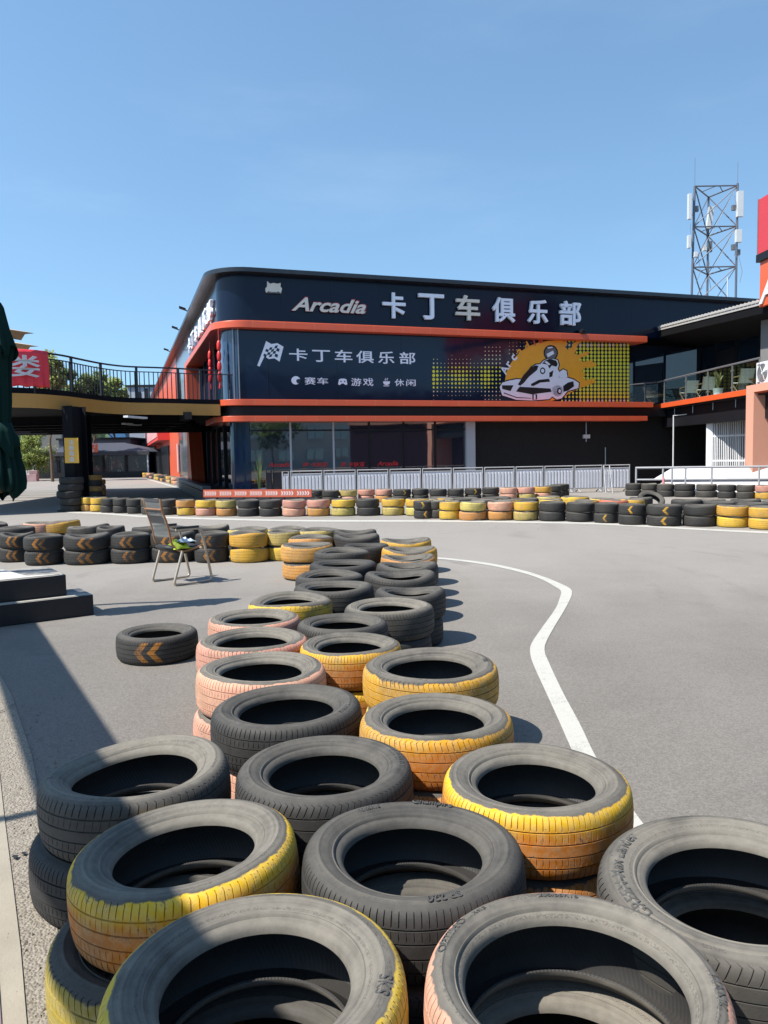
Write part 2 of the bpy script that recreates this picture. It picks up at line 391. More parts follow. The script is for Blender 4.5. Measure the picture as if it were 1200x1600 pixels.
# ---------------------------------------------------------------- ground
def mat_asphalt():
    a = N('asphalt'); co = a.coords()
    big = a.noise(.13, 5, .6, co); mid = a.noise(1.1, 5, .6, co)
    streak = a.noise(.6, 4, .6, a.mapping(co, (1, .16, 1), rot=(0, 0, .5)))
    vo = a.n('ShaderNodeTexVoronoi'); vo.inputs['Scale'].default_value = 120; a.l(co, vo.inputs['Vector'])
    g = a.xyz(vo.outputs['Color'])[0]
    fine = a.noise(210, 3, .7, co)
    k = a.math('MULTIPLY_ADD', big, .45, a.math('MULTIPLY', streak, .45))
    k = a.math('MULTIPLY_ADD', mid, .25, k)
    base = a.ramp(k, [(.34, (.110, .100, .087)), (.50, (.164, .149, .131)), (.66, (.203, .186, .165))])
    st = a.mix(a.math('MULTIPLY', a.smooth(g, .15, .95), .55), a.mix(.5, base, (.055, .05, .046), 'MIX'), a.mix(.35, base, (.32, .295, .27)))
    col = a.mix(.75, base, st)
    col = a.mix(a.math('MULTIPLY', a.smooth(fine, .58, .72), .6), col, (.34, .315, .29))
    col = a.mix(a.math('MULTIPLY', a.smooth(fine, .43, .31), .55), col, (.05, .048, .047))
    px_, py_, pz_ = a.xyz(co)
    far = a.smooth(a.math('MULTIPLY_ADD', a.math('SUBTRACT', mid, .5), 3.0, a.math('MULTIPLY_ADD', a.math('SUBTRACT', big, .5), 9.0, py_)), 4.5, 12.0)     # grazing-angle sheen painted into the colour: paler further out
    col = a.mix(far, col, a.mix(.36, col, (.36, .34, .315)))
    dx_ = a.math('SUBTRACT', px_, -1.6); dy_ = a.math('SUBTRACT', py_, 9.0)
    rr_ = a.math('SQRT', a.math('MULTIPLY_ADD', dx_, dx_, a.math('MULTIPLY', dy_, dy_)))
    cv_ = a.n('ShaderNodeCombineXYZ'); a.l(a.math('MULTIPLY_ADD', mid, .35, rr_), cv_.inputs[0]); a.l(a.math('MULTIPLY', big, 2.0), cv_.inputs[1])
    arc = a.smooth(a.noise(2.6, 3, .65, cv_.outputs[0]), .54, .74); brk = a.smooth(a.noise(.28, 3, .5, co), .42, .62)
    col = a.mix(a.math('MULTIPLY', a.math('MULTIPLY', arc, brk), .34), col, (.075, .07, .066))          # rubber laid on the racing line
    vc = a.n('ShaderNodeTexVoronoi', feature='DISTANCE_TO_EDGE'); vc.inputs['Scale'].default_value = .22; a.l(a.mapping(co, (1, 1, 1)), vc.inputs['Vector'])
    wv = a.n('ShaderNodeVectorMath', operation='ADD'); a.l(co, wv.inputs[0]); nz_ = a.noise(1.2, 4, .7, co, out='Color'); a.l(nz_, wv.inputs[1]); a.l(wv.outputs[0], vc.inputs['Vector'])
    crk = a.math('MULTIPLY', a.smooth(vc.outputs['Distance'], .012, .003), a.smooth(a.noise(.4, 2, .5, co), .52, .6))
    col = a.mix(a.math('MULTIPLY', crk, .12), col, (.05, .046, .043))
    oil = a.math('MULTIPLY', a.smooth(a.noise(.75, 3, .5, a.mapping(co, (1, .45, 1), (3, 9, 0), (0, 0, -.6))), .60, .74), .22)
    col = a.mix(oil, col, (.09, .083, .077))
    a.set(col, .86, 0, .3); a.bump(a.math('MULTIPLY_ADD', vo.outputs['Distance'], .5, fine), .35, .006); return a.m
def mat_gravel():
    a = N('coarse_verge'); co = a.coords()
    vo = a.n('ShaderNodeTexVoronoi'); vo.inputs['Scale'].default_value = 100; a.l(co, vo.inputs['Vector'])
    g = a.xyz(vo.outputs['Color'])[0]; n = a.noise(3, 5, .6, co); f = a.noise(160, 3, .7, co)
    col = a.mix(g, (.16, .14, .115), (.27, .24, .198)); col = a.mix(a.math('MULTIPLY', n, .5), col, (.22, .195, .158))
    col = a.mix(a.math('MULTIPLY', a.smooth(f, .4, .3), .5), col, (.05, .045, .04))
    a.set(col, .9, 0, .3); a.bump(a.math('MULTIPLY', a.smooth(vo.outputs['Distance'], .75, 0), 1.0), .6, .008); return a.m
def mat_concrete(name='concrete', c=(.33, .295, .235)):
    a = N(name); co = a.coords(); n = a.noise(5, 6, .65, co); f = a.noise(90, 4, .7, co)
    col = a.mix(n, tuple(x*.62 for x in c), c); col = a.mix(a.math('MULTIPLY', a.smooth(f, .6, .75), .5), col, tuple(x*.45 for x in c))
    a.set(col, .85, 0, .3); a.bump(a.math('MULTIPLY_ADD', f, .5, n), .4, .008); return a.m
def mat_line():
    a = N('road_paint'); co = a.coords(); n = a.noise(7, 5, .65, co); f = a.noise(150, 4, .7, co)
    worn = a.smooth(a.math('MULTIPLY_ADD', f, .65, a.math('MULTIPLY', n, .45)), .55, .70)
    col = a.mix(n, (.36, .35, .32), (.46, .45, .41)); col = a.mix(a.math('MULTIPLY', worn, .75), col, (.2, .19, .175))
    a.set(col, .75, 0, .3); a.bump(f, .3, .004); return a.m
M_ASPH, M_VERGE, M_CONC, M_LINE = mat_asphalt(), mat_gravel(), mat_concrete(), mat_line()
g = MB()
# one sheet, finer near the camera, to the horizon
xs = [-900, -200, -60, -25, -10, -4, 0, 4, 10, 25, 60, 200, 900]; ys = [-600, -120, -40, -10, 0, 3, 6, 12, 25, 50, 100, 250, 900]
gv = [(x, y, 0) for y in ys for x in xs]
g.add(gv, [(j*13+i, j*13+i+1, (j+1)*13+i+1, (j+1)*13+i) for j in range(12) for i in range(12)])
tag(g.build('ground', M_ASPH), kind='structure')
def flat(name, pix, mat, z, kind='structure'):
    m = MB(); P = [G(px, py, z) for px, py in pix]; m.add(P, [tuple(range(len(P)))[::-1]])
    o = m.build(name, mat)
    if o.data.polygons[0].normal.z < 0: o.data.flip_normals()
    return tag(o, kind=kind)
def line_strip(name, left, right, mat, z, sub=6):
    """a painted stripe between two pixel polylines of equal length, smoothed"""
    def dens(P):
        P = np.array(P, float); out = []
        for i in range(len(P)-1):
            p0, p1, p2, p3 = P[max(i-1, 0)], P[i], P[i+1], P[min(i+2, len(P)-1)]
            for k in range(sub):
                t = k/sub
                out.append(.5*((2*p1)+(p2-p0)*t+(2*p0-5*p1+4*p2-p3)*t*t+(3*p1-p0-3*p2+p3)*t**3))
        out.append(P[-1]); return np.array(out)
    A = dens([G(x, y, z)[:2] for x, y in left]); B = dens([G(x, y, z)[:2] for x, y in right])
    m = MB(); n = len(A)
    m.add([(p[0], p[1], z) for p in A]+[(p[0], p[1], z) for p in B], [(i, i+1, n+i+1, n+i) for i in range(n-1)])
    o = m.build(name, mat)
    if o.data.polygons[0].normal.z < 0: o.data.flip_normals()
    return tag(o, kind='structure')
q = lambda P: [(640+x/2.143, 860+y/2.143) for x, y in P]
line_strip('painted_track_line', q([(-40, 23.5), (90, 27.5), (250, 47), (370, 73), (440, 96), (485, 120), (507, 136), (503, 158), (488, 195), (440, 263), (408, 312), (404, 345), (416, 385), (450, 460), (500, 570), (545, 672), (640, 880), (745, 1120)]),
           q([(-40, 18.5), (90, 22.5), (250, 40), (370, 64), (452, 89), (508, 112), (540, 130), (542, 152), (521, 195), (482, 260), (456, 310), (453, 340), (466, 374), (510, 468), (570, 580), (632, 705), (735, 850), (900, 1075)]), M_LINE, .004)
line_strip('painted_track_edge', [(95, 787), (94, 795), (102, 799), (160, 801), (240, 806.5), (400, 811), (500, 812.5), (700, 813), (900, 816), (1000, 820), (1100, 826), (1210, 831)],
           [(98, 787), (99, 795), (106, 801), (160, 803.5), (240, 809), (400, 813.5), (500, 815), (700, 815.5), (900, 818.5), (1000, 823), (1100, 828.5), (1210, 834)], M_LINE, .004)
line_strip('painted_road_edge', [(226, 748), (260, 758), (300, 770), (335, 782)], [(229, 747.5), (264, 757.5), (304, 769), (340, 780)], M_LINE, .004)
flat('coarse_verge', [(-160, 1010), (-8, 1040), (18, 1085), (50, 1180), (70, 1290), (88, 1440), (110, 1600), (130, 1800), (-300, 1800)], M_VERGE, .004)
flat('concrete_strip', [(-120, 1080), (-20, 1110), (-4, 1180), (6, 1270), (20, 1380), (32, 1480), (42, 1600), (58, 1800), (-300, 1800)], M_CONC, .009)
M_PURPLE = plain('faded_purple_kerb', (.22, .15, .17), .8, 0, .3, 6, .3)
kb = MB(); kp = [G(x, y, 0) for x, y in [(-40, 1180), (-30, 1290), (-14, 1390), (-6, 1480), (2, 1600), (12, 1800)]]
for i in range(len(kp)-1):
    d = (kp[i+1]-kp[i]); nn = np.array((-d[1], d[0], 0)); nn = -abs(1)*nn/np.linalg.norm(nn)
    if nn[0] > 0: nn = -nn
    kb.prism([kp[i], kp[i+1], kp[i+1]+nn*.12, kp[i]+nn*.12], (0, 0, .014))
tag(kb.build('kerb', M_PURPLE), kind='structure')
# tar filled crack across the verge
M_TAR = plain('tar', (.012, .011, .011), .6, 0, .3, 20)
def crack(pix, wd):
    m = MB(); P = [G(x, y, .0135) for x, y in pix]
    A = []; B = []
    for i, p in enumerate(P):
        w_ = wd*(.5+rnd.random()); A.append(p+np.array((0, w_/2, 0))); B.append(p-np.array((0, w_/2, 0)))
    n = len(A); m.add(A+B, [(i, n+i, n+i+1, i+1) for i in range(n-1)]); o = m.build('road_crack', M_TAR); tag(o, kind='structure')
crack([(14, 1342), (20, 1337), (27, 1339), (34, 1332), (40, 1333), (47, 1326), (54, 1321), (60, 1318), (70, 1312)], .022)
crack([(-10, 1114), (0, 1111), (7, 1109), (13, 1104), (22, 1100)], .03)

# ================================================================ CLUB BUILDING
def unit(a): a = np.array(a, float); return a/np.linalg.norm(a)
u = unit((math.sin(R_(71.3)), math.cos(R_(71.3)), 0)); n = np.array((u[1], -u[0], 0)); v = -n; nl = -u
Zv = np.array((0, 0, 1.0))
Pf = D(370, 650, 28); _t = ray(345, 560); _p = CAM
C0 = PL(345, 560, np.array((Pf[0], Pf[1], 0)), n); C0[2] = 0
def FS(s, z, off=0.0): return C0+u*s+n*off+Zv*z
def FQ(px, py, off=0.0): return PL(px, py, C0+n*off, n)
def fsz(px, py, off=0.0): P = FQ(px, py, off); return float((P-C0)@u), float(P[2])
def LS(s, z, off=0.0): return C0+v*s+nl*off+Zv*z
def lsz(px, py, off=0.0): P = PL(px, py, C0+nl*off, nl); return float((P-C0)@v), float(P[2])
zz = lambda py, off=0.0: fsz(370, py, off)[1]
zB3a, zB3b, zB2a, zB2b, zB1a, zB1b = zz(658.5, .25), zz(649.7, .25), zz(633, .25), zz(623.5, .25), zz(511, .25), zz(499.5, .25)
zRo, zTop = zz(427, 0), zz(416, .4)
RC = 1.0; LF = 36.0; LL = 62.0
BASE = tuple(FS(10, 0))
bld = thing('kart_club_building', 'long navy two storey club building with orange bands, rounded corner and kart mural', 'building', (float(C0[0]), float(C0[1]), 0))

def glass(name, c=(.006, .010, .018), wob=.02, spec=.9, rough=.02):
    a = N(name); co = a.coords()
    nn = a.noise(.35, 2, .4, co)
    a.set(c, a.math('MULTIPLY_ADD', a.smooth(a.noise(2, 5, .6, co), .5, .9), .06, rough), 0, spec)
    a.p.inputs['IOR'].default_value = 1.5+.5*(spec >= 1.0)
    a.bump(nn, wob, .5); return a.m
def panels(name, c, pitch, rough, seam, spec=.5, var=.12, horiz=0.0, dirt=.12):
    """flat cladding panels with joints every PITCH metres along either wall"""
    a = N(name); co = a.coords()
    def dot(vec):
        k = a.n('ShaderNodeVectorMath', operation='DOT_PRODUCT'); a.l(co, k.inputs[0]); k.inputs[1].default_value = tuple(vec); return k.outputs['Value']
    ge = a.n('ShaderNodeNewGeometry')
    k = a.n('ShaderNodeVectorMath', operation='DOT_PRODUCT'); a.l(ge.outputs['True Normal'], k.inputs[0]); k.inputs[1].default_value = tuple(n)
    front = a.smooth(a.math('ABSOLUTE', k.outputs['Value']), .69, .72)
    s_ = a.math('ADD', a.math('MULTIPLY', dot(u), front), a.math('MULTIPLY', dot(v), a.math('SUBTRACT', 1.0, front)))
    s_ = a.math('DIVIDE', s_, pitch)
    fr = a.math('FRACT', s_); cell = a.math('FLOOR', s_)
    wn = a.n('ShaderNodeTexWhiteNoise', noise_dimensions='1D'); a.l(cell, wn.inputs['W'])
    jt = a.smooth(a.math('ABSOLUTE', a.math('SUBTRACT', fr, .5)), .5-.012/pitch, .5-.006/pitch)
    n1 = a.noise(.7, 5, .6, co); ru = a.noise(2.2, 4, .6, a.mapping(co, (1, 1, .15)))
    col = a.mix(n1, tuple(x*(1-var) for x in c), tuple(x*(1+var) for x in c))
    col = a.mix(a.math('MULTIPLY', wn.outputs['Value'], .22), col, tuple(x*.6 for x in c))
    col = a.mix(a.math('MULTIPLY', a.smooth(ru, .5, .8), dirt), col, (.12, .11, .10))
    col = a.mix(jt, col, seam)
    a.set(col, a.math('MULTIPLY_ADD', n1, .1, rough-.05), 0, spec)
    wn3 = a.math('MULTIPLY_ADD', a.noise(.8, 2, .5, co), .6, a.math('MULTIPLY', jt, -.2)); a.bump(wn3, .06, .2)
    return a.m
M_ORANGE = panels('orange_cladding', (.62, .10, .042), 1.15, .35, (.55, .17, .08))
M_NAVY = panels('navy_cladding', (.0045, .0095, .026), 1.9, .16, (.002, .003, .006), spec=.26, dirt=.01)
M_NAVY2 = panels('navy_panel', (.0065, .0155, .040), 2.6, .08, (.002, .003, .007), spec=.34, dirt=.01)
M_COPING = panels('dark_coping', (.016, .02, .028), 2.0, .3, (.006, .007, .01), dirt=.1)
M_BLACKWALL = plain('black_plaster', (.0035, .0035, .0045), .8, 0, .35, .8)
M_DARK = plain('dark_paint', (.007, .0075, .010), .5, 0, .25, 2, spec=.3)
M_GLASS = glass('dark_window_glass', (.006, .014, .028), .012, 1.0)
M_GLASSB = glass('blue_corner_glass', (.012, .032, .075), .03, .9, .05)
M_GREYG = glass('grey_side_glass', (.10, .125, .14), .03, .8, .12)
M_SOFFIT = plain('soffit', (.05, .048, .046), .7, 0, .2, 1.5)
M_WHITE = plain('white_letters', (.80, .84, .93), .4, 0, .06, 2)
M_CREAM = plain('cream_letter', (.72, .67, .58), .5, 0, .1, 2)
M_LRED = plain('red_letters', (.55, .02, .02), .4)
M_LETTER_EDGE = plain('letter_red_edge', (.45, .04, .04), .4)
M_STEEL = plain('steel', (.32, .33, .35), .35, .7, .15, 5)
M_WHITEP = plain('white_paint', (.58, .59, .61), .5, 0, .08, 2, dirt=.2)
M_PALEPIL = plain('pale_pillar', (.42, .43, .46), .5, 0, .1, 1, dirt=.2)

def path(off, rc, s_left, s_right, na=9):
    P = [LS(s_left, 0, off), LS(rc, 0, off)]
    ctr = C0+u*rc+v*rc
    for i in range(1, na): t = i/na*math.pi/2; P.append(ctr+(rc+off)*(math.cos(t)*nl+math.sin(t)*n))
    P += [FS(rc, 0, off), FS(s_right, 0, off)]
    return [np.array(p) for p in P]
def band(m, o0, o1, z0, z1, rc=RC, sl=LL, sr=LF, mi=0, na=9):
    A = path(o1, rc, sl, sr, na); B = path(o0, rc, sl, sr, na); k = len(A)
    V = [p+Zv*z0 for p in A]+[p+Zv*z1 for p in A]+[p+Zv*z1 for p in B]+[p+Zv*z0 for p in B]
    F = []
    for i in range(k-1):
        for r in range(4):
            r2 = (r+1) % 4; F.append((r*k+i, r*k+i+1, r2*k+i+1, r2*k+i))
    F += [(0, k, 2*k, 3*k), (k-1, 4*k-1, 3*k-1, 2*k-1)]
    m.add(V, F, mi)
def fbox(m, s0, s1, z0, z1, o0, o1, mi=0):      # box on the front wall
    m.prism([FS(s0, z0, o0), FS(s1, z0, o0), FS(s1, z1, o0), FS(s0, z1, o0)], n*(o1-o0), mi)
def lbox(m, s0, s1, z0, z1, o0, o1, mi=0):
    m.prism([LS(s0, z0, o0), LS(s1, z0, o0), LS(s1, z1, o0), LS(s0, z1, o0)], nl*(o1-o0), mi)

# core
m = MB(); k0 = [FS(1.2, 0, -.9), FS(LF, 0, -.9), FS(LF, 0, -18), LS(LL, 0, -.9)-0*u, LS(1.2, 0, -.9)]
k0 = [LS(.9, 0, -.9), FS(LF, 0, -.9), FS(LF, 0, -LL), LS(LL, 0, -.9)]
m.prism(k0, Zv*(zRo+.05)); m.build('wall', M_BLACKWALL, bld)
# upper fascia, coping, orange bands
m = MB(); band(m, -.85, 0, zB1b-.02, zRo+.02); m.build('upper_fascia', M_NAVY, bld, smooth=30)
m = MB(); band(m, -1.0, .40, zRo, zTop, RC+.1); m.build('roof_coping', M_COPING, bld, smooth=30)
m = MB()
m.add([p+Zv*(zTop-.03) for p in path(-.9, RC, LL, LF)]+[FS(LF, zTop-.03, -LL)], [tuple(range(len(path(-.9, RC, LL, LF))+1))]); m.build('roof', M_DARK, bld)
sPYL = lsz(298, 560)[0]                           # the orange frame on the side wall comes down here
m = MB(); band(m, -.85, .25, zB1a, zB1b, RC, sPYL, fsz(1012, 524, .25)[0]); m.build('orange_band', M_ORANGE, bld, smooth=30, bevel=.02)
m = MB(); band(m, -.85, .25, zB2a, zB2b, RC*.8, 1.2, fsz(1021, 630, .25)[0]); m.build('orange_band', M_ORANGE, bld, smooth=30, bevel=.02)
m = MB(); band(m, -.85, .25, zB3a, zB3b, RC*.8, 3.5, fsz(1012, 653, .25)[0]); m.build('orange_band', M_ORANGE, bld, smooth=30, bevel=.02)
m = MB(); band(m, -.85, .03, zB3b, zB2a, RC*.8, 4.5, fsz(1040, 640)[0]); m.build('dark_band', M_DARK, bld, smooth=30)
# glossy navy storey below the fascia, its corner of blue glass
sG = fsz(372, 560, -.12)[0]; sM1 = fsz(983.5, 570, -.12)[0]
m = MB(); fbox(m, sG, sM1, zB2b, zB1a, -.85, -.12); m.build('navy_panels', M_NAVY2, bld)
m = MB(); band(m, -.85, -.14, zB2b, zB1a, .75, 1.3, sG-.01); m.build('corner_glass', M_GLASSB, bld, smooth=30)
m = MB()
for px in (372.5, 364.5): s_ = fsz(px, 560, -.12)[0]; fbox(m, s_-.02, s_+.02, zB2b, zB1a, -.13, -.085)
m.build('mullion', M_STEEL, bld)
# dark glazing right of the mural
m = MB(); fbox(m, sM1, sM1+6, zB2b, zB1a, -.88, -.6); m.build('upper_window', M_GLASS, bld)
# ground floor: glass, blue corner pillar, pale pillar, black recess
sP = fsz(357, 700, -.3)[0]; sP2 = fsz(391, 700, -.3)[0]; sW0 = fsz(727.5, 700, -.3)[0]; sW1 = fsz(741.5, 700, -.3)[0]
m = MB(); band(m, -.85, -.3, 0, zB3a, .45, .5, sP2); m.build('corner_glass', M_GLASSB, bld, smooth=30)
edges = [391, 454, 521, 577, 631, 680, 727.5]
for i in range(6):
    a, b = fsz(edges[i], 700, -.34)[0], fsz(edges[i+1], 700, -.34)[0]
    m = MB(); fbox(m, a+.012, b-.012, .12, zB3a, -.80-.004*i, -.34-.004*(i % 2))
    w_ = m.build('shop_window', M_GLASS, bld)
    m = MB(); fbox(m, b-.035, b+.035, .1, zB3a, -.6, -.30)
    if i in (0, 1): m.build('mullion', M_PALEPIL, w_)
    elif i < 5: m.build('mullion', M_DARK, w_)
    m = MB(); fbox(m, a, b, zB3a-.34, zB3a-.28, -.6, -.315); m.build('transom', M_DARK, w_)
m = MB(); fbox(m, sP2, sW0, 0, .13, -.85, -.28); m.build('window_sill', M_DARK, bld)
m = MB(); fbox(m, sW0, sW1, 0, zB3a, -.85, -.22); m.build('pale_pillar', M_PALEPIL, bld)
m = MB(); fbox(m, sW1+.01, LF, 0, zB3b, -.88, -.5); m.build('black_recess', M_BLACKWALL, bld)
for px, pa, pb in ((916, 660, 690), (946, 699, 728)):
    a = FQ(px, pa, -.45); b = FQ(px, pb, -.45); m = MB(); m.tube([a, b], .025, 6); m.build('pipe', M_STEEL, bld)
m = MB(); a, z_ = fsz(916.5, 682, -.45); fbox(m, a-.16, a+.16, z_-.08, z_+.08, -.5, -.42); m.build('exit_light', M_WHITEP, bld)
m = MB(); a, z_ = fsz(911, 521, .3); m.lathe([(0, 0), (.13, .02), (.15, .12), (.05, .2), (0, .2)], 12, 0, tuple(FS(a, zB1b, .2))); m.build('floodlight', M_DARK, bld, smooth=40)

# ---- lettering on the front
def put_text(s, p0, p1, off, mat, name='sign_lettering', th=.06, offset=0.0, shear=0.0, parent=bld, mid=None):
    """text in the box spanned by two pixels (bottom left, top right) on the front wall"""
    V, F, asp = text_data(s, offset, shear)
    mx = (p0[0]+p1[0])/2
    s0 = fsz(p0[0], p0[1], off)[0]; s1 = fsz(p1[0], p1[1], off)[0]
    z0 = fsz(mx, p0[1], off)[1]; z1 = fsz(mx, p1[1], off)[1]
    m = MB(); m.add([FS(s0+x*(s1-s0), z0+y*(z1-z0), off+z*th) for x, y, z in V], F)
    return m.build(name, mat, parent)
for ch, a, b, c_, d in (('卡', 597, 632, 458, 498), ('丁', 653, 692, 460, 500), ('车', 711, 748, 462, 501), ('俱', 768, 803, 465.5, 504), ('乐', 823, 854.5, 469, 506.5), ('部', 873, 906, 471, 509)):
    put_text(ch, (a, d), (b, c_), .06, M_CREAM if ch == '车' else M_WHITE, th=.12, offset=.022)
put_text('Arcadia', (454, 488.8), (572, 465.8), .05, M_LETTER_EDGE, th=.06, offset=.035, shear=.38)
put_text('Arcadia', (455.5, 488.2), (571, 466.8), .112, M_CREAM, th=.03, offset=.022, shear=.38)
q5 = lambda X, Y: (395+X/4.444, 525+Y/4.444)
for ch, a, b, c_, d in (('卡', 253, 88, 378, 172), ('丁', 413, 98, 535, 180), ('车', 570, 97, 690, 183), ('俱', 718, 103, 838, 188), ('乐', 870, 108, 982, 193), ('部', 1018, 112, 1128, 195)):
    put_text(ch, q5(a, d), q5(c_, b), -.118, M_WHITE, th=.012, offset=.012)
for ch, a, b, c_, d in (('赛', 360, 286, 435, 338), ('车', 447, 289, 522, 336), ('游', 683, 292, 752, 347), ('戏', 765, 292, 836, 347), ('休', 985, 299, 1050, 348), ('闲', 1065, 302, 1130, 348)):
    put_text(ch, q5(a, d), q5(c_, b), -.118, M_WHITE, th=.012, offset=.008)
def fpoly(m, pix, off, th=.012, mi=0): m.prism([FQ(px, py, off) for px, py in pix], n*th, mi)
M_NAVYFLAT = plain('navy_print', (.010, .018, .036), .3)
m = MB(); fpoly(m, [q5(*p) for p in [(92, 35), (128, 56), (170, 50), (213, 75), (199, 128), (185, 178), (150, 155), (112, 160), (80, 142), (47, 212), (30, 206), (62, 122)]], -.118); m.build('flag_icon', M_WHITE, bld)
m = MB(); A_, B_, C_, E_ = [np.array(p, float) for p in ((100, 72), (192, 72), (170, 152), (72, 138))]
for i in range(5):
    for j in range(4):
        if (i+j) % 2:
            w4 = lambda x, y: q5(*((A_*(1-x)+B_*x)*(1-y)+(E_*(1-x)+C_*x)*y+np.array((0, 8*math.sin(x*6)))))
            fpoly(m, [w4(i/5, j/4), w4((i+1)/5, j/4), w4((i+1)/5, (j+1)/4), w4(i/5, (j+1)/4)], -.104, .004)
m.build('flag_icon_squares', M_NAVYFLAT, bld)
m = MB(); fpoly(m, [q5(298+31*math.cos(t*.3142), 308+29*math.sin(t*.3142)) for t in range(20)], -.118); m.build('helmet_icon', M_WHITE, bld)
m = MB(); fpoly(m, [q5(*p) for p in [(303, 303), (318, 298), (330, 300), (329, 326), (312, 330), (302, 318)]], -.104, .004); m.build('helmet_icon_visor', M_NAVYFLAT, bld)
m = MB(); fpoly(m, [q5(*p) for p in [(598, 302), (612, 296), (636, 296), (650, 302), (656, 335), (645, 341), (630, 330), (617, 330), (603, 341), (592, 335)]], -.118); m.build('gamepad_icon', M_WHITE, bld)
m = MB(); fpoly(m, [q5(612+5*math.cos(t), 315+5*math.sin(t)) for t in np.arange(0, 6.2, .7)], -.104, .004); fpoly(m, [q5(638+5*math.cos(t), 315+5*math.sin(t)) for t in np.arange(0, 6.2, .7)], -.104, .004); m.build('gamepad_icon_buttons', M_NAVYFLAT, bld)
m = MB(); fpoly(m, [q5(*p) for p in [(905, 315), (952, 315), (950, 330), (940, 338), (930, 341), (915, 338), (907, 330)]], -.118); fpoly(m, [q5(*p) for p in [(905, 344), (948, 344), (944, 349), (909, 349)]], -.118)
for x in (918, 931): fpoly(m, [q5(*p) for p in [(x, 310), (x-3, 303), (x+3, 297), (x+2, 292), (x+6, 292), (x+7, 298), (x+1, 304), (x+4, 310)]], -.118)
m.build('cup_icon', M_WHITE, bld)
q4 = lambda X, Y: (400+X/6, 430+Y/6)
m = MB(); fpoly(m, [q4(*p) for p in [(102, 60), (128, 84), (160, 76), (198, 84), (228, 76), (226, 110), (240, 128), (236, 150), (230, 174), (94, 166), (86, 142), (88, 122), (102, 110)]], .004, .08); m.build('sign_plate', M_CREAM, bld)
put_text('Arcadia', q4(98, 172), q4(228, 150), .086, M_NAVYFLAT, th=.01, offset=.02, shear=.3)
q0 = lambda X, Y: (400+X/4, 640+Y/4)
for s_, a, b, c_, d in (('Arcadia', 75, 330, 218, 358), ('阿·卡狄亚', 293, 330, 448, 358), ('阿·卡狄亚', 530, 328, 680, 357), ('Arcadia', 757, 322, 888, 350)):
    put_text(s_, q0(a, d), q0(c_, b), -.332, M_LRED, 'window_lettering', .006, .02, .3 if s_[0] == 'A' else .1)

# ---- mural of a racing kart (flat print on the panels)
qm = lambda X, Y: (660+X/3.529, 500+Y/3.529)
mur = [M_ for M_ in (plain('print_orange', (.82, .37, .03), .35), plain('print_white', (.74, .78, .86), .35), plain('print_black', (.008, .008, .01), .35), plain('print_yellow', (.72, .68, .05), .4),
       plain('print_cream', (.66, .62, .40), .4), plain('print_grey', (.12, .125, .14), .35), plain('print_red', (.55, .10, .04), .35))]
DY, DC = MB(), MB()
def dot(m, X, Y, r, off=-.115):
    r = r*1.12
    c = FQ(*qm(X, Y), off); rr = r/3.529/FPX*depth(c)
    m.add([c+rr*(math.cos(t)*u+math.sin(t)*Zv) for t in np.arange(0, 6.28, .6283)], [tuple(range(10))])
for i in range(19):
    for j in range(14):
        X = 62+i*20.3; Y = 150+j*22.2
        cy = 315; r = 7.8*math.exp(-((Y-cy)/88)**2)*(.58+.42*math.cos((X-62)/290*2*math.pi)**2)+.6*math.cos(i*1.3)
        if 330 < X: r = max(r, 5.4-abs(Y-300)*.02)
        if Y < 150+22*(abs(X-200)/60 if X < 330 else 0): r *= .6
        if r > 1.3: dot(DY if abs(Y-cy) < 60 else DC, X, Y, r)
for i in range(19):
    for j in range(17):
        X = 770+i*20.2; Y = 118+j*20.4
        if X > 1140 or Y > 448: continue
        r = 8.2 if X > 860 else 6.0
        if j in (0, 16): r *= .8
        dot(DC if (Y < 150 or Y > 415) and (i*j) % 3 else DY, X, Y, r)
for i in range(10):
    for j in range(4): dot(DC, 480+i*20, 125+j*20, 1.5+2.2*(j/4))
DY.build('halftone_dots', mur[3], bld); DC.build('halftone_dots', mur[4], bld)
def mpoly(name, mi, polys, off):
    m = MB()
    for P in polys: fpoly(m, [qm(*p) for p in P], off, .004)
    return m.build(name, mur[mi], bld)
circ = lambda x, y, r, k=18, sy=1.0: [(x+r*math.cos(2*math.pi*i/k), y+r*sy*math.sin(2*math.pi*i/k)) for i in range(k)]
mpoly('mural_flames', 0, [[(455, 335), (462, 290), (480, 250), (505, 212), (540, 175), (585, 145), (630, 128), (690, 116), (745, 112), (792, 118), (800, 132), (786, 148), (800, 163), (822, 152), (832, 128), (862, 112), (872, 118), (852, 142),
    (848, 168), (838, 184), (858, 192), (900, 176), (926, 176), (906, 196), (872, 208), (862, 220), (888, 232), (930, 222), (962, 250), (930, 262), (895, 262), (878, 282), (902, 298), (884, 318), (900, 332), (945, 322), (952, 345), (905, 362),
    (862, 378), (820, 398), (775, 428), (712, 446), (640, 447), (560, 440)]], -.110)
BODY = [(426, 370), (440, 346), (470, 336), (520, 326), (548, 328), (575, 300), (600, 262), (625, 246), (650, 244), (668, 224), (702, 210), (744, 220), (752, 246), (746, 270), (756, 290), (752, 318), (800, 318), (832, 328), (862, 346), (860, 376), (800, 392), (768, 432), (740, 438), (716, 422), (700, 436), (602, 444), (520, 440), (440, 415)]
def grow(P, d):
    P = np.array(P, float); c = len(P); out = []
    area = sum(P[i][0]*P[(i+1) % c][1]-P[(i+1) % c][0]*P[i][1] for i in range(c)); sg_ = 1 if area > 0 else -1
    for i in range(c):
        a, b = P[i]-P[i-1], P[(i+1) % c]-P[i]; na = np.array((a[1], -a[0]))/np.hypot(*a); nb_ = np.array((b[1], -b[0]))/np.hypot(*b); k = na+nb_; k /= max(np.hypot(*k), .5); out.append(tuple(P[i]+sg_*k*d))
    return out
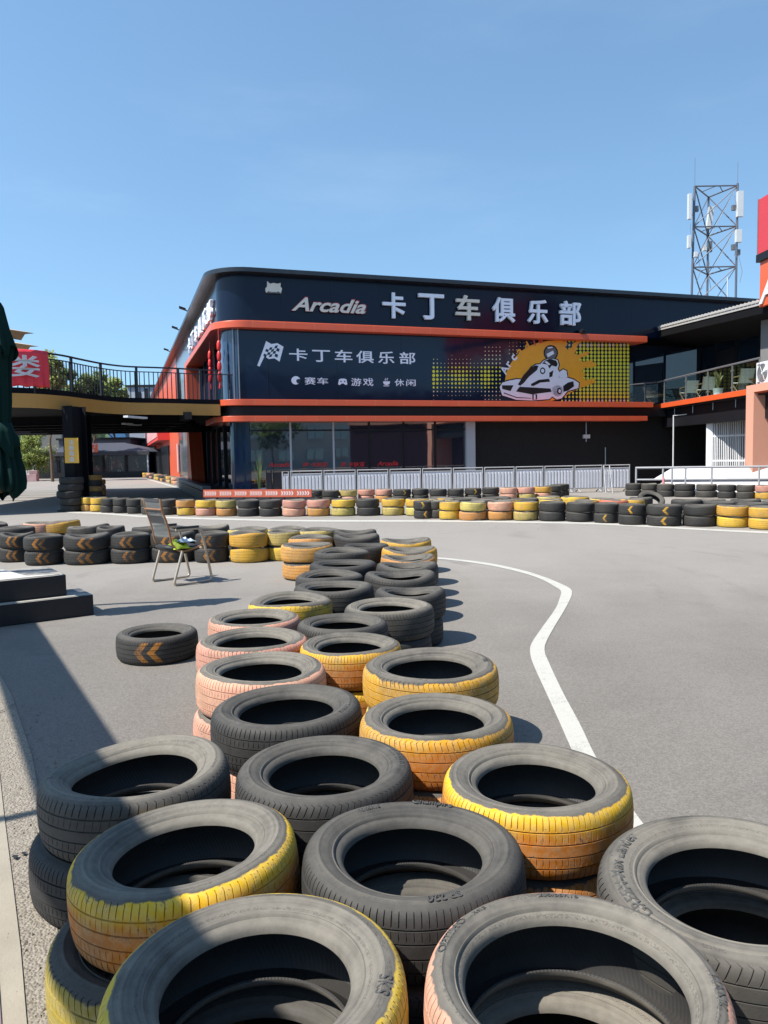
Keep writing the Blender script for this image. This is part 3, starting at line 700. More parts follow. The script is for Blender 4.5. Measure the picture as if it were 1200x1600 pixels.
WHEEL2 = [(752, 290), (776, 272), (794, 280), (800, 316), (756, 322)]
mpoly('mural_outline', 2, [grow(BODY, 6), grow(WHEEL2, 6), circ(745, 390, 36), circ(708, 181, 40, 20, 1.08)], -.105)
mpoly('mural_kart_body', 1, [BODY, WHEEL2, circ(745, 390, 31)], -.100)
mpoly('mural_kart_details', 2, [[(438, 360), (502, 360), (486, 392), (440, 380)], [(536, 368), (706, 378), (712, 396), (602, 410), (516, 394)], [(526, 356), (556, 306), (592, 266), (622, 250), (640, 252), (632, 276), (588, 312), (560, 346), (540, 362)], [(600, 352), (642, 330), (698, 324), (704, 340), (650, 345), (612, 364), (598, 362)],
      [(660, 240), (676, 224), (700, 214), (738, 224), (746, 244), (738, 258), (714, 250), (700, 268), (690, 246)], [(776, 364), (802, 345), (832, 338), (836, 366), (802, 390), (778, 396)], [(606, 410), (632, 410), (632, 438), (606, 440)], circ(755, 392, 13, 14, 1.4), circ(663, 280, 15, 14, 1.25),
      [(700, 290), (722, 278), (716, 312), (700, 316)], [(450, 400), (520, 425), (600, 430), (600, 433), (520, 430), (448, 405)]], -.095)
mpoly('mural_kart_trim', 1, [circ(757, 392, 7, 12, 1.5), [(614, 412), (624, 412), (624, 437), (614, 438)], circ(663, 280, 9, 12, 1.25), [(672, 232), (684, 226), (706, 244), (698, 250)]], -.090)
mpoly('mural_helmet', 5, [circ(708, 182, 33, 20, 1.08)], -.094)
mpoly('mural_visor', 1, [[(684, 188), (720, 168), (727, 186), (692, 206)], [(690, 150), (716, 147), (720, 153), (692, 158)]], -.089)
for ch, X, Y, h, ang, mi in (('A', 452, 274, 46, 62, 1), ('r', 478, 243, 32, 55, 1), ('c', 506, 208, 36, 50, 1), ('a', 538, 176, 36, 42, 0), ('d', 576, 143, 46, 32, 0), ('i', 616, 121, 42, 22, 6), ('a', 652, 112, 34, 14, 6)):
    V, F, asp = text_data(ch, .03); m = MB(); c = FQ(*qm(X, Y), -.108); sc_ = h/3.529/FPX*depth(c)
    ca, sa = math.cos(R_(ang)), math.sin(R_(ang)); W_ = min(asp, 1)*sc_
    m.add([c+u*((x-.5)*W_*ca-(y-.5)*sc_*sa)+Zv*((x-.5)*W_*sa+(y-.5)*sc_*ca)+n*z*.003 for x, y, z in V], F); m.build('mural_lettering', mur[mi], bld)

# ---- side wall
def ltext(s, pts, off, mat, th=.1, offset=.02):
    s0, s1, z0, z1 = pts; V, F, asp = text_data(s, offset); m = MB()
    m.add([LS(s0+x*(s1-s0), z0+y*(z1-z0), off+z*th) for x, y, z in V], F); return m.build('sign_lettering', mat, bld)
sE = lsz(276.5, 600)[0]                 # end of the glazed part, orange wall beyond
sK = lsz(290, 600)[0]
zl0, zl1 = zB1b+.32, zRo-.62
s_list = np.linspace(lsz(297, 530)[0], 1.15, 7)
for i, ch in enumerate('卡丁车俱乐部'):
    ltext(ch, (s_list[i]-.1, s_list[i+1]+.25, zl0, zl1), .05, M_WHITE, .10)
m = MB(); lbox(m, sE, LL, 0, zRo, -.85, .02); m.build('orange_wall', M_ORANGE, bld)
m = MB(); lbox(m, sPYL+.6, sE-.02, 0, zRo, -.85, .005); m.build('side_glass', M_GREYG, bld)
m = MB(); lbox(m, 1.3, sPYL, zB2b, zB1a, -.86, -.5); m.build('side_window', M_GLASSB, bld)
m = MB(); lbox(m, .5, sPYL, .1, zB3a, -.86, -.5); m.build('side_window', M_GLASS, bld)
m = MB()
for k in range(1, 5): s_ = 1.3+(sPYL-1.3)*k/5; lbox(m, s_-.04, s_+.04, zB2b, zB1a, -.55, -.42); lbox(m, s_-.04, s_+.04, 0, zB3a, -.55, -.42)
m.build('mullion', M_DARK, bld)
# the frame's upright: splays outwards below
m = MB()
m.prism([LS(sPYL-.05, zB3a+.3, -.4), LS(sPYL+1.1, zB3a+.3, -.4), LS(sPYL+1.1, zB1b, -.4), LS(sPYL-.05, zB1b, -.4)], nl*.65)
m.prism([LS(sPYL-1.3, 0, -.4), LS(sPYL+1.4, 0, -.4), LS(sPYL+1.1, zB3a+.3, -.4), LS(sPYL-.05, zB3a+.3, -.4)], nl*.65); m.build('orange_upright', M_ORANGE, bld)
m = MB()
for px in (287, 289.6): P = lsz(px, 600, .2)[0]; m.tube([LS(P, 2.2, .2), LS(P, 5.6, .2)], .13, 8)
m.build('downpipe', M_STEEL, bld, smooth=40)
for px, py in ((283.5, 497), (271, 534.5), (256.5, 566)):
    s_, z_ = lsz(px+9, py+3, .4); m = MB(); b_ = LS(s_, zTop, .3); m.tube([b_, b_+nl*.22+Zv*.12], .03, 6); m.box(b_+nl*.3+Zv*.16, (.30, .25, .08), 0, 0, (nl*.95+Zv*.3, v, Zv)); m.build('floodlight', M_DARK, bld)
# sign box and door far down the side wall
sA, sB = lsz(231, 700, .6)[0], lsz(253, 690, .6)[0]
M_SIGNRED = plain('sign_red', (.62, .06, .05), .4); M_SIGNPINK = plain('sign_pale', (.66, .33, .33), .4)
m = MB(); lbox(m, sB, sA, 3.0, 4.9, .02, .9); so = m.build('side_sign_box', M_SIGNRED, bld)
m = MB(); lbox(m, sB+.6, sA-1.5, 3.25, 4.7, .9, .94); m.build('side_sign_face', M_SIGNPINK, so)
m = MB(); lbox(m, sB+1, sA, 0, 2.6, .02, .1); m.build('side_door', M_DARK, bld)
m = MB(); lbox(m, lsz(277.5, 730, .1)[0]-.9, lsz(277.5, 730, .1)[0], .7, 2.5, .05, .12); m.build('notice_board', plain('notice_pink', (.7, .35, .32), .4), bld)
# red lantern strings
M_LANT = plain('lantern_red', (.60, .02, .015), .45, 0, .2, 6)
for px, py0, py1 in ((341.5, 528, 603), (327.5, 546, 603)):
    s_, z0 = lsz(px, py0, .02); _, z1 = lsz(px, py1, .02); loc = LS(s_, z1, .02)
    t = thing('lantern_string', f"{'nearer' if px > 335 else 'farther'} string of red lanterns hanging under the orange side frame", 'lantern string', tuple(map(float, loc)), 'red lantern strings')
    m = MB(); m.tube([LS(s_, z1, .02), LS(s_, zB1a, .02)], .015, 5); m.build('cord', M_LANT, t)
    for k in range(4):
        z_ = z1+.1+(z0-z1-.2)*(k+.5)/4; m = MB()
        m.lathe([(.02, .20), (.05, .17), (.075, .09), (.08, 0), (.075, -.09), (.05, -.17), (.02, -.2), (.05, -.42), (0, -.42)], 12, 0, tuple(LS(s_, z_, .02))); m.build('lantern', M_LANT, t, smooth=40)

# dark plinth in front of the side glass
pl = [G(x, y, .34) for x, y in [(282, 754), (318, 750.5), (356, 757), (384, 763), (384, 768), (318, 769)]]
m = MB(); m.prism([np.array((p[0], p[1], 0)) for p in pl], Zv*.34)
tag(m.build('plinth', M_DARK), 'low black platform along the foot of the side glass', 'platform')
# dark plastic barrier between road and platform
m = MB(); A_ = G(281, 760, 0); B_ = G(324, 781, 0); dd = unit(B_-A_); L_ = np.linalg.norm(B_-A_); k_ = 13
for k in range(k_):
    p = A_+dd*L_*(k+.5)/k_; m.box(p+Zv*.25, (L_/k_*.86, .32, .5), 0, math.atan2(dd[1], dd[0]))
tag(m.build('plastic_barrier', plain('grey_plastic', (.06, .062, .068), .5, 0, .3, 3, dirt=.5), bevel=.03), 'row of dark plastic blocks edging the road below the side glass', 'barrier')
# orange arrow board on a dark base
a0, a1 = np.array(D(318, 768, 24.6)), np.array(D(487, 770, 23.6)); a0[2] = a1[2] = 0
du = unit(a1-a0); dn = np.array((du[1], -du[0], 0)); La = np.linalg.norm(a1-a0)
t = thing('arrow_board', 'long low orange guard board with white chevrons before the corner glass', 'guard board', tuple(map(float, (a0+a1)/2)))
m = MB(); m.prism([a0-dn*.02, a1-dn*.02, a1+dn*.02, a0+dn*.02][::1], Zv*.24); 
for q_ in range(len(m.v)): m.v[q_] = (m.v[q_][0], m.v[q_][1], m.v[q_][2]+.27)
m.build('board', plain('arrow_orange', (.42, .085, .04), .45, 0, .1, 2, dirt=.2), t)
m = MB()
for gix in range(7):
    for k in range(5):
        s_ = La*(gix+.5)/7-.22+k*.085; o_ = lambda s, z: a0+du*s+dn*.022+Zv*z
        m.prism([o_(s_, .325), o_(s_+.035, .325), o_(s_+.08, .39), o_(s_+.035, .455), o_(s_, .455), o_(s_+.045, .39)], dn*.004)
m.build('chevrons', M_WHITEP, t)
m = MB()
for k in range(8): p = a0+du*La*(k+.5)/8-dn*.18; m.box(p+Zv*.2, (La/8*.94, .3, .4), 0, math.atan2(du[1], du[0]))
m.build('base', plain('grey_base', (.09, .092, .1), .6, 0, .3, 3, dirt=.4), t, bevel=.03)
# planter by the corner pillar
def plant(base, h, spread, label, pot, potc, leaf, nl_=26, name='potted_plant', cat='plant', pw=.16, ph=.28, lw=.05):
    t = thing(name, label, cat, tuple(map(float, base)))
    m = MB(); m.lathe([(0, .01), (pw*.72, 0), (pw*.95, ph*.9), (pw, ph), (pw*.88, ph), (pw*.85, ph*.9), (0, ph*.88)], 16, 0, base); m.build('pot', potc, t, smooth=40)
    m = MB(); r2 = random.Random(hash(label) % 999)
    for k in range(nl_):
        a = r2.uniform(0, 6.28); l = h*r2.uniform(.55, 1.0); sp = spread*r2.uniform(.2, 1)
        d = np.array((math.cos(a), math.sin(a), 0)); side = np.array((-d[1], d[0], 0)); b0 = np.array(base)+Zv*ph*.9+d*.03
        pts = [b0+d*sp*t_*t_+Zv*l*(t_-.18*t_*t_*sp/h*2) for t_ in (0, .35, .7, 1)]; ws = (.4, 1, .8, .05)
        V = []
        for p, w_ in zip(pts, ws): V += [p-side*lw/2*w_, p+side*lw/2*w_]
        m.add(V, [(0, 1, 3, 2), (2, 3, 5, 4), (4, 5, 7, 6)])
    m.build('leaves', leaf, t); return t
def mat_leaf(name, c1, c2):
    a = N(name); co = a.coords(); nn = a.noise(3, 4, .6, co); n2 = a.noise(40, 2, .5, co)
    a.set(a.mix(a.math('MULTIPLY_ADD', nn, .7, a.math('MULTIPLY', n2, .3)), c1, c2), .55, 0, .3)
    tl_ = a.n('ShaderNodeBsdfTranslucent'); tl_.inputs[0].default_value = tuple(min(1, x*1.5) for x in c2)+(1,); mx_ = a.n('ShaderNodeMixShader'); mx_.inputs[0].default_value = .45; a.l(a.p.outputs[0], mx_.inputs[1]); a.l(tl_.outputs[0], mx_.inputs[2]); a.l(mx_.outputs[0], a.out.inputs[0]); return a.m
LEAF1 = mat_leaf('foliage_mid', (.06, .095, .03), (.17, .23, .09)); LEAF2 = mat_leaf('foliage_light', (.12, .16, .04), (.28, .33, .11)); LEAFP = mat_leaf('foliage_pale', (.12, .14, .05), (.40, .38, .22))
plant(tuple(map(float, G(406, 783, 0))), 1.5, .35, 'thin plant in a blue box behind the barriers at the corner pillar', 1, plain('blue_pot', (.05, .08, .16), .4), LEAF1, 13, pw=.28, ph=.42, lw=.03)

# ================================================================ WING ON THE RIGHT
ZW = 3.58
W0 = G(1021, 632.5, ZW); W1 = G(1167.5, 608, ZW); wd = unit(np.array((W1[0]-W0[0], W1[1]-W0[1], 0))); wn = np.array((wd[1], -wd[0], 0))
if wn[0] > 0: wn = -wn                                   # towards the track (left)
W0 = np.array((W0[0], W0[1], 0)); LW = float(np.linalg.norm(W1[:2]-W0[:2]))
def WS(s, z, off=0.0): return W0+wd*s+wn*off+Zv*z
def wsz(px, py, off=0.0): P = PL(px, py, W0+wn*off, wn); return float((P-W0)@wd), float(P[2])
def wbox(m, s0, s1, z0, z1, o0, o1, mi=0): m.prism([WS(s0, z0, o0), WS(s1, z0, o0), WS(s1, z1, o0), WS(s0, z1, o0)], wn*(o1-o0), mi)
wing = thing('side_wing', 'dark glazed wing with a glass railed balcony and a sloping tiled roof', 'building', tuple(map(float, W0)))
M_ORANGE2 = plain('wing_orange', (.58, .085, .022), .4, 0, .08, 1, dirt=.08)
M_SALMON = plain('salmon_render', (.56, .27, .19), .7, 0, .08, 1.2, dirt=.12)
M_GREYP = plain('grey_pillar', (.17, .165, .165), .7, 0, .1, 1.5)
M_RSIGN = plain('tower_red', (.48, .035, .042), .45, 0, .05, 1); M_OSIGN = plain('tower_orange', (.56, .10, .035), .45, 0, .05, 1)
zb = wsz(1167, 617)[1]
m = MB(); wbox(m, -.6, LW+9, zb, ZW, -5, 0); m.build('balcony_slab', M_ORANGE2, wing)
m = MB(); wbox(m, -.6, LW+9, ZW+.002, ZW+.012, -5, -.06); m.build('balcony_floor', plain('floor_grey', (.30, .30, .29), .7), wing)
m = MB(); wbox(m, -.6, LW+9, zb-.06, zb-.003, -5, -.05); wbox(m, -.3, LW+9, 2.55, zb-.06, -.6, -.3); m.build('soffit', M_DARK, wing)
m = MB(); wbox(m, -.6, LW+9, 0, zb-.06, -6, -3.2); m.build('ground_floor_wall', M_BLACKWALL, wing)
# glazed upper storey behind the balcony
zg = 6.9
for k in range(7):
    s0 = -.4+k*1.75; m = MB(); wbox(m, s0+.03, s0+1.72, ZW, zg, -2.5, -2.2-.003*(k % 2)); g_ = m.build('balcony_window', M_GLASS, wing)
    m = MB(); wbox(m, s0-.03, s0+.03, ZW, zg, -2.5, -2.14); m.build('window_post', M_DARK, g_)
m = MB(); wbox(m, 1.45, 3.0, ZW, ZW+2.1, -2.19, -2.15); m.build('balcony_door', M_DARK, wing)
m = MB(); s_, z_ = wsz(1053, 551.5, -2.1); wbox(m, s_-.28, s_+.28, z_-.22, z_+.22, -2.19, -2.12); m.build('wall_notice', plain('notice_blue', (.20, .26, .34), .4), wing)
# glass railing
M_CLEAR = N('railing_glass'); tr = M_CLEAR.n('ShaderNodeBsdfTransparent'); tr.inputs[0].default_value = (.83, .90, .88, 1); gl = M_CLEAR.n('ShaderNodeBsdfGlossy'); gl.inputs['Roughness'].default_value = .02
lw_ = M_CLEAR.n('ShaderNodeLayerWeight'); lw_.inputs[0].default_value = .5; pw_ = M_CLEAR.math('POWER', lw_.outputs['Facing'], 4.0); pw_ = M_CLEAR.math('MULTIPLY_ADD', pw_, .30, .05); mx = M_CLEAR.n('ShaderNodeMixShader'); M_CLEAR.l(pw_, mx.inputs[0]); M_CLEAR.l(tr.outputs[0], mx.inputs[1]); M_CLEAR.l(gl.outputs[0], mx.inputs[2]); M_CLEAR.l(mx.outputs[0], M_CLEAR.out.inputs[0]); M_CLEAR = M_CLEAR.m
rl = thing('glass_railing', 'glass balcony railing with steel posts above the orange slab edge', 'railing', tuple(map(float, WS(LW/2, ZW, -.12))))
zr = ZW+wsz(1120, 574, -.12)[1]-wsz(1120, 615.5, -.12)[1]
posts = [wsz(px, 600, -.12)[0] for px in (1010, 1038, 1072, 1106, 1144)]; posts = [max(p, -.45) for p in posts]+[LW+.55]
m = MB(); m.tube([WS(-.5, zr, -.12), WS(LW+.6, zr, -.12)], .035, 8); m.build('handrail', M_STEEL, rl)
for i, s_ in enumerate(posts):
    m = MB(); wbox(m, s_-.025, s_+.025, ZW, zr-.03, -.14, -.10)
    for z_ in (ZW+.15, zr-.25): wbox(m, s_-.08, s_+.08, z_, z_+.04, -.15, -.09)
    m.build('post', M_STEEL, rl)
    if i < len(posts)-1: m = MB(); wbox(m, s_+.07, posts[i+1]-.07, ZW+.08, zr-.08, -.126, -.114); m.build('glass_pane', M_CLEAR, rl)
# sloping canopy: dark soffit, ribbed tile edge
e0 = PL(1004, 519.5, W0+wn*.15, wn); e1 = PL(1187, 472.5, W0+wn*.15, wn); es = unit(e1-e0)
e0 = e0-es*.2; e1 = e1+es*4
back = -wn*4.2-Zv*.55
m = MB(); m.prism([e0-Zv*.10, e1-Zv*.10, e1-Zv*.10+back, e0-Zv*.10+back], -Zv*.28); m.build('canopy_soffit', plain('matt_black', (.006, .006, .007), .85, 0, .2, 2, spec=.1), wing)
m = MB(); Lr = np.linalg.norm(e1-e0); nt_ = int(Lr/.26)
for k in range(nt_):
    p = e0+es*Lr*(k+.5)/nt_; q_ = [p+wn*.06+es*.12*math.cos(t)+Zv*(.10*math.sin(t)) for t in np.linspace(0, math.pi, 7)]
    m.prism(q_, back*.98)
m.prism([e0-Zv*.1, e1-Zv*.1, e1-Zv*.0, e0-Zv*.0], wn*.03)
m.build('roof_tiles', plain('tile_grey', (.36, .35, .33), .7, 0, .15, 3, dirt=.3), wing)
# white folding gate and its thin frame
gt = thing('folding_gate', 'white folding steel gate pushed aside under the balcony', 'gate', tuple(map(float, WS(LW-1.2, 0, -.2))))
go = -.25
sg0, zg1 = wsz(1104, 645.5, go); sg1 = wsz(1166, 640, go)[0]; sf, zf = wsz(1052.5, 649.5, go)
zf = min(zf, zb-.1); zg1 = zf
gA_, gB_ = D(1104, 690, 30.6), D(1166, 690, 29.2); gA_[2] = gB_[2] = 0; nb = 7
for k in range(nb):
    A_ = gA_+(gB_-gA_)*k/nb; B_ = gA_+(gB_-gA_)*(k+1)/nb; zig = np.array((-.25, -1, 0))*(.09 if k % 2 else -.09); A_ = A_+zig*(.5 if k else 0); B_ = B_-zig*.5
    m = MB(); dd = unit(B_-A_); Lk = np.linalg.norm(B_-A_); nn_ = np.array((dd[1], -dd[0], 0)); ax = (dd, nn_, Zv)
    if k == 0: m.box(A_+dd*Lk*.5+Zv*(zg1/2+.03), (Lk, .05, zg1-.06), 0, 0, ax)
    else:
        for f in (.08, .42, .76): m.box(A_+dd*Lk*f+Zv*(zg1/2+.03), (.036, .04, zg1-.06), 0, 0, ax)
        for z_ in (.12, zg1*.36, zg1*.68, zg1-.06): m.box(A_+dd*Lk*.5+Zv*z_, (Lk*.98, .034, .07), 0, 0, ax)
    m.build('gate_leaf', M_WHITEP, gt)
m = MB(); m.tube([WS(sf, 0, go), WS(sf, zf, go), gA_+Zv*zf, gB_+Zv*zf], .03, 8); m.build('gate_frame', M_WHITEP, gt)
m = MB()
for k in range(4): s_ = sf+.1+(sg1-sf-.5)*k/3.2; m.tube([WS(s_, zf+.02, go), WS(s_, zb-.05, go)], .012, 5)
m.build('hanger', M_STEEL, gt)
# salmon portal with grey pillar and sign tower above
sp = wsz(1167.3, 660, .05)[0]
pt = thing('portal', 'salmon rendered entrance portal at the near end of the wing', 'portal', tuple(map(float, WS(sp, 0, 0))))
zp = wsz(1167.3, 603, .1)[1]; zpi = wsz(1178, 612.5, .1)[1]; sp2 = wsz(1177, 660, .1)[0]
m = MB(); wbox(m, sp, sp2, 0, zpi, -1.6, .1); wbox(m, sp, sp+9, zpi, zp, -1.6, .1); wbox(m, sp+8.6, sp+9, 0, zpi-.003, -1.6, .1); m.build('frame', M_SALMON, pt)
m = MB(); wbox(m, sp2+.003, sp+8.5, .003, zpi-.003, -2.2, -1.45); m.build('portal_window', M_GLASS, pt)
tw = thing('sign_tower', 'grey pillar carrying red and orange sign boxes at the edge of the frame', 'sign tower', tuple(map(float, WS(sp+1, zp, 0))))
st0 = wsz(1188.5, 530, -.55)[0]; sb0 = wsz(1184.3, 360, .35)[0]
zr0, zr1 = wsz(1184.3, 398, .35)[1], wsz(1184.3, 313, .35)[1]; zd = wsz(1184.3, 410, .35)[1]; zo = wsz(1186.5, 480, .3)[1]
m = MB(); wbox(m, st0, st0+5, zp+.003, zo, -1.8, -.55); m.build('pillar', M_GREYP, tw)
m = MB(); wbox(m, sb0, sb0+6, zr0, zr1, -1.8, .35); m.build('red_box', M_RSIGN, tw)
m = MB(); wbox(m, sb0-.04, sb0+6, zd, zr0-.003, -1.8, .38); m.build('dark_rail', M_DARK, tw)
m = MB(); wbox(m, sb0+.08, sb0+6, zo, zd-.003, -1.8, .3); m.build('orange_box', M_OSIGN, tw)
m = MB(); wbox(m, sb0-.02, sb0+.02, zr0, zr1+.02, -.2, .37); m.build('box_edge', M_STEEL, tw)
V, F, asp = text_data('Arcadia', .02, .35); hh = (zd-zo)*.62; m = MB()
m.add([WS(sb0+.12+x*hh*asp*1.0, zo+.06+y*hh, .303+z*.05) for x, y, z in V], F); m.build('sign_lettering', M_WHITEP, tw)
# air conditioner on the portal
ac = thing('air_conditioner', 'white air conditioner unit standing on the salmon portal', 'air conditioner', tuple(map(float, WS(sp+.9, zp, -.2))))
sa0 = wsz(1181, 600, -.1)[0]; za1 = wsz(1181, 577.5, -.1)[1]
m = MB(); wbox(m, sa0, sa0+.95, zp+.03, zp+.75, -.45, -.1); m.build('case', M_WHITEP, ac, bevel=.02)
m = MB(); cc = WS(sa0+.40, zp+.38, -.092)
for r in (.07, .13, .19, .25, .30):
    m.tube([cc+r*(math.cos(t)*wd+math.sin(t)*Zv) for t in np.linspace(0, 6.283, 25)], .009, 5)
for k in range(12): t = k*math.pi/6; m.tube([cc+.05*(math.cos(t)*wd+math.sin(t)*Zv), cc+.3*(math.cos(t)*wd+math.sin(t)*Zv)], .006, 4)
m.build('fan_grille', M_STEEL, ac)
m = MB(); m.add([cc-wn*.006+.31*(math.cos(t)*wd+math.sin(t)*Zv) for t in np.linspace(0, 6.283, 25)[:-1]], [tuple(range(24))]); m.build('fan_recess', M_GREYP, ac)
m = MB(); m.add([cc+wn*.012+.05*(math.cos(t)*wd+math.sin(t)*Zv) for t in np.linspace(0, 6.283, 13)[:-1]], [tuple(range(12))]); m.build('fan_hub', M_WHITEP, ac)
# balcony furniture
M_CANVAS = plain('canvas', (.80, .79, .72), .8, 0, .08, 6); M_WOOD = plain('wood', (.22, .15, .08), .6, 0, .25, 8)
def camp_chair(px, lab):
    s_, _ = wsz(px, 590, -1.1); b = WS(s_, ZW, -1.1); t = thing('folding_chair', lab, 'chair', tuple(map(float, b)), 'pale folding chairs on the balcony')
    f, r = -wd, wn                                        # faces up the balcony
    P = lambda a, c, z: b+f*a+r*c+Zv*z
    m = MB(); m.prism([P(-.25, -.26, .40), P(.25, -.26, .44), P(.25, .26, .44), P(-.25, .26, .40)], Zv*.02); m.build('seat', M_CANVAS, t)
    m = MB(); m.prism([P(-.25, -.26, .42), P(-.42, -.26, .92), P(-.42, .26, .92), P(-.25, .26, .42)], f*.02); m.build('backrest', M_CANVAS, t)
    for c in (-.28, .28):
        m = MB(); m.tube([P(-.3, c, 0), P(.26, c, .44)], .014, 6); m.tube([P(.28, c, 0), P(-.27, c, .44), P(-.43, c, .95)], .014, 6); m.tube([P(-.33, c, .66), P(.25, c, .64)], .02, 6); m.tube([P(.22, c, .44), P(.22, c, .64)], .012, 6); m.build('side_frame', M_WOOD, t)
for px, lab in ((1076, 'pale folding chair on the balcony nearest the notice, left of two'), (1102, 'pale folding chair on the balcony beside the potted lily'), (1160, 'pale folding chair on the balcony near the air conditioner')): camp_chair(px, lab)
for px, lab in ((1089, 'small wooden camp table between the two close balcony chairs'), (1176, 'small wooden camp table behind the balcony chair near the air conditioner')):
    s_, _ = wsz(px, 590, -1.5); b = WS(s_, ZW, -1.5); t = thing('camp_table', lab, 'table', tuple(map(float, b)), 'camp tables on the balcony')
    m = MB(); m.box(b+Zv*.52, (.75, .55, .04), 0, 1.5); m.build('tabletop', M_WOOD, t)
    for a in (-.3, .3):
        m = MB(); m.tube([b+np.array((-.2, a, 0)), b+np.array((.2, a, .5))], .014, 6); m.tube([b+np.array((.2, a, 0)), b+np.array((-.2, a, .5))], .014, 6); m.build('leg', M_STEEL, t)
s_, _ = wsz(1121, 600, -.4); plant(tuple(map(float, WS(s_, ZW, -.42))), .82, .32, 'pale leafed plant in a white pot behind the balcony glass', 1, M_WHITEP, LEAFP, 34, pw=.2, ph=.28, lw=.07)

# ================================================================ CROWD BARRIERS, WHITE PANELS
M_GALV = plain('galvanised', (.34, .345, .36), .45, .15, .15, 3, dirt=.25); M_SHEET = plain('ribbed_sheet', (.52, .53, .57), .45, .05, .14, 2, dirt=.25)
fx = [440, 453, 505, 557, 608, 659, 707, 756, 805, 850, 897, 942, 985]
fA = np.array(D(440, 740, 27.2)); fB = np.array(D(985, 740, 29.0)); fA[2] = fB[2] = 0; fd = unit(fB-fA); fn = np.array((fd[1], -fd[0], 0))
def fpos(px): P = PL(px, 750, fA, fn); return float((P-fA)@fd)
for i in range(len(fx)-1):
    s0, s1 = fpos(fx[i]), fpos(fx[i+1]); c_ = fA+fd*(s0+s1)/2
    t = thing('crowd_barrier', f"grey ribbed crowd barrier, {ORD0[i]} of the line from the corner pillar" if i else 'short grey barrier panel at the corner pillar end of the line', 'barrier', tuple(map(float, c_)), 'grey crowd barriers along the facade')
    B_ = lambda s, z, o=0: fA+fd*s+fn*o+Zv*z
    m = MB(); a, b = s0+.04, s1-.04
    m.tube([B_(a, 0), B_(a, 1.0), B_(b, 1.0), B_(b, 0)], .028, 8); m.tube([B_(a, .16), B_(b, .16)], .022, 6); m.tube([B_(a, .90), B_(b, .90)], .018, 6); m.build('frame', M_GALV, t)
    k = max(2, int((b-a)/.115)); m = MB()
    for j in range(k):
        s_ = a+(b-a)*(j+.5)/k; w_ = (b-a)/k
        m.prism([B_(s_-w_*.42, .17, 0), B_(s_-w_*.28, .17, .03), B_(s_+w_*.28, .17, .03), B_(s_+w_*.42, .17, 0)], Zv*.66)
    m.prism([B_(a, .17, -.006), B_(b, .17, -.006), B_(b, .17, -.002), B_(a, .17, -.002)], Zv*.74); m.build('ribbed_sheet', M_SHEET, t)
    for s_ in (a+.12, b-.12):
        m = MB(); m.tube([B_(s_, .12), B_(s_, .02, .25)], .018, 6); m.tube([B_(s_, .12), B_(s_, .02, -.25)], .018, 6); m.build('foot', M_GALV, t)
# little ladder leaning on the line
m = MB(); a = D(949, 745, 28.2); a[2] = 0
for dx_ in (-.13, .13): m.tube([a+np.array((dx_, -.25, 0)), a+np.array((dx_*.8, .1, 1.0))], .02, 6)
for k in range(4): z_ = .2+.22*k; m.tube([a+np.array((-.12, -.25+.35*z_, z_)), a+np.array((.12, -.25+.35*z_, z_))], .016, 6)
tag(m.build('step_ladder', M_GALV), 'short metal ladder leaning against the grey barriers', 'ladder')
# white panels behind a steel pipe rail
t = thing('pipe_rail', 'grey steel pipe rail in front of the white panels', 'railing', tuple(map(float, D(1100, 760, 26.5)*np.array((1, 1, 0)))))
rA = np.array(D(993, 740, 26.5)); rB = np.array(D(1260, 740, 24.9)); rA[2] = rB[2] = 0; rd = unit(rB-rA); rn = np.array((rd[1], -rd[0], 0)); Lr_ = np.linalg.norm(rB-rA)
Rr = lambda s, z, o=0: rA+rd*s+rn*o+Zv*z
m = MB(); m.tube([Rr(0, .93), Rr(Lr_, .93)], .038, 8); m.tube([Rr(0, .52), Rr(Lr_, .52)], .034, 8); m.build('rail', M_GALV, t)
for px in (994, 1036, 1050, 1071, 1112, 1186, 1240):
    P = float((PL(px, 745, rA, rn)-rA)@rd); m = MB(); m.tube([Rr(P, 0), Rr(P, .95)], .034, 8); m.build('post', M_GALV, t)
for k, (z0, z1, s0, s1, o, lab) in enumerate(((.02, .47, .3, Lr_, -.25, 'lower long white panel behind the pipe rail'), (.52, .93, .6, Lr_, -.62, 'upper long white panel behind the pipe rail'))):
    m = MB(); nsl = np.array((0, 0, -.03))
    m.prism([Rr(s0, z0, o), Rr(s1, z0, o), Rr(s1, z1, o-.5), Rr(s0+.7, z1, o-.5)], -rn*.06-Zv*.05)
    for s_ in np.arange(s0+.9, s1, 1.5): m.prism([Rr(s_, 0, o-.56), Rr(s_+.08, 0, o-.56), Rr(s_+.08, z1-.06, o-.56), Rr(s_, z1-.06, o-.56)], -rn*.05)
    tag(m.build('white_panel', plain('white_panel', (.52, .52, .55), .5, 0, .05, 1.2, dirt=.12)), lab, 'panel')
m = MB(); b = D(1037, 748, 26.2); b[2] = 0; m.lathe([(.17, 0), (.17, .03), (.07, .04), (.02, .62), (0, .62)], 14, 0, tuple(b)); tag(m.build('traffic_cone', plain('cone_pink', (.62, .18, .18), .5), smooth=40), 'faded red cone against the pipe rail', 'cone')

# ================================================================ TYRES
ZT = .42
def near_fit(x0, x1, ytop, ztop=ZT, H=1.0):
    """centre and radius of a lying tyre from the outline of its upper rim"""
    cx = (x0+x1)/2; yr = G(cx, ytop, ztop-.012)
    R = .3
    for _ in range(12):
        c = yr.copy(); dv = ray(cx, ytop); dv = np.array((dv[0], dv[1], 0)); dv /= np.linalg.norm(dv)
        c = yr-dv*R*.955; cc = c.copy(); cc[2] = ztop-.09
        R = (x1-x0)/2/FPX*depth(cc)/math.sqrt(1+((cx-600)/FPX)**2)*1.0
    return c[0], c[1], R
GN = 'tyres of the near barrier'
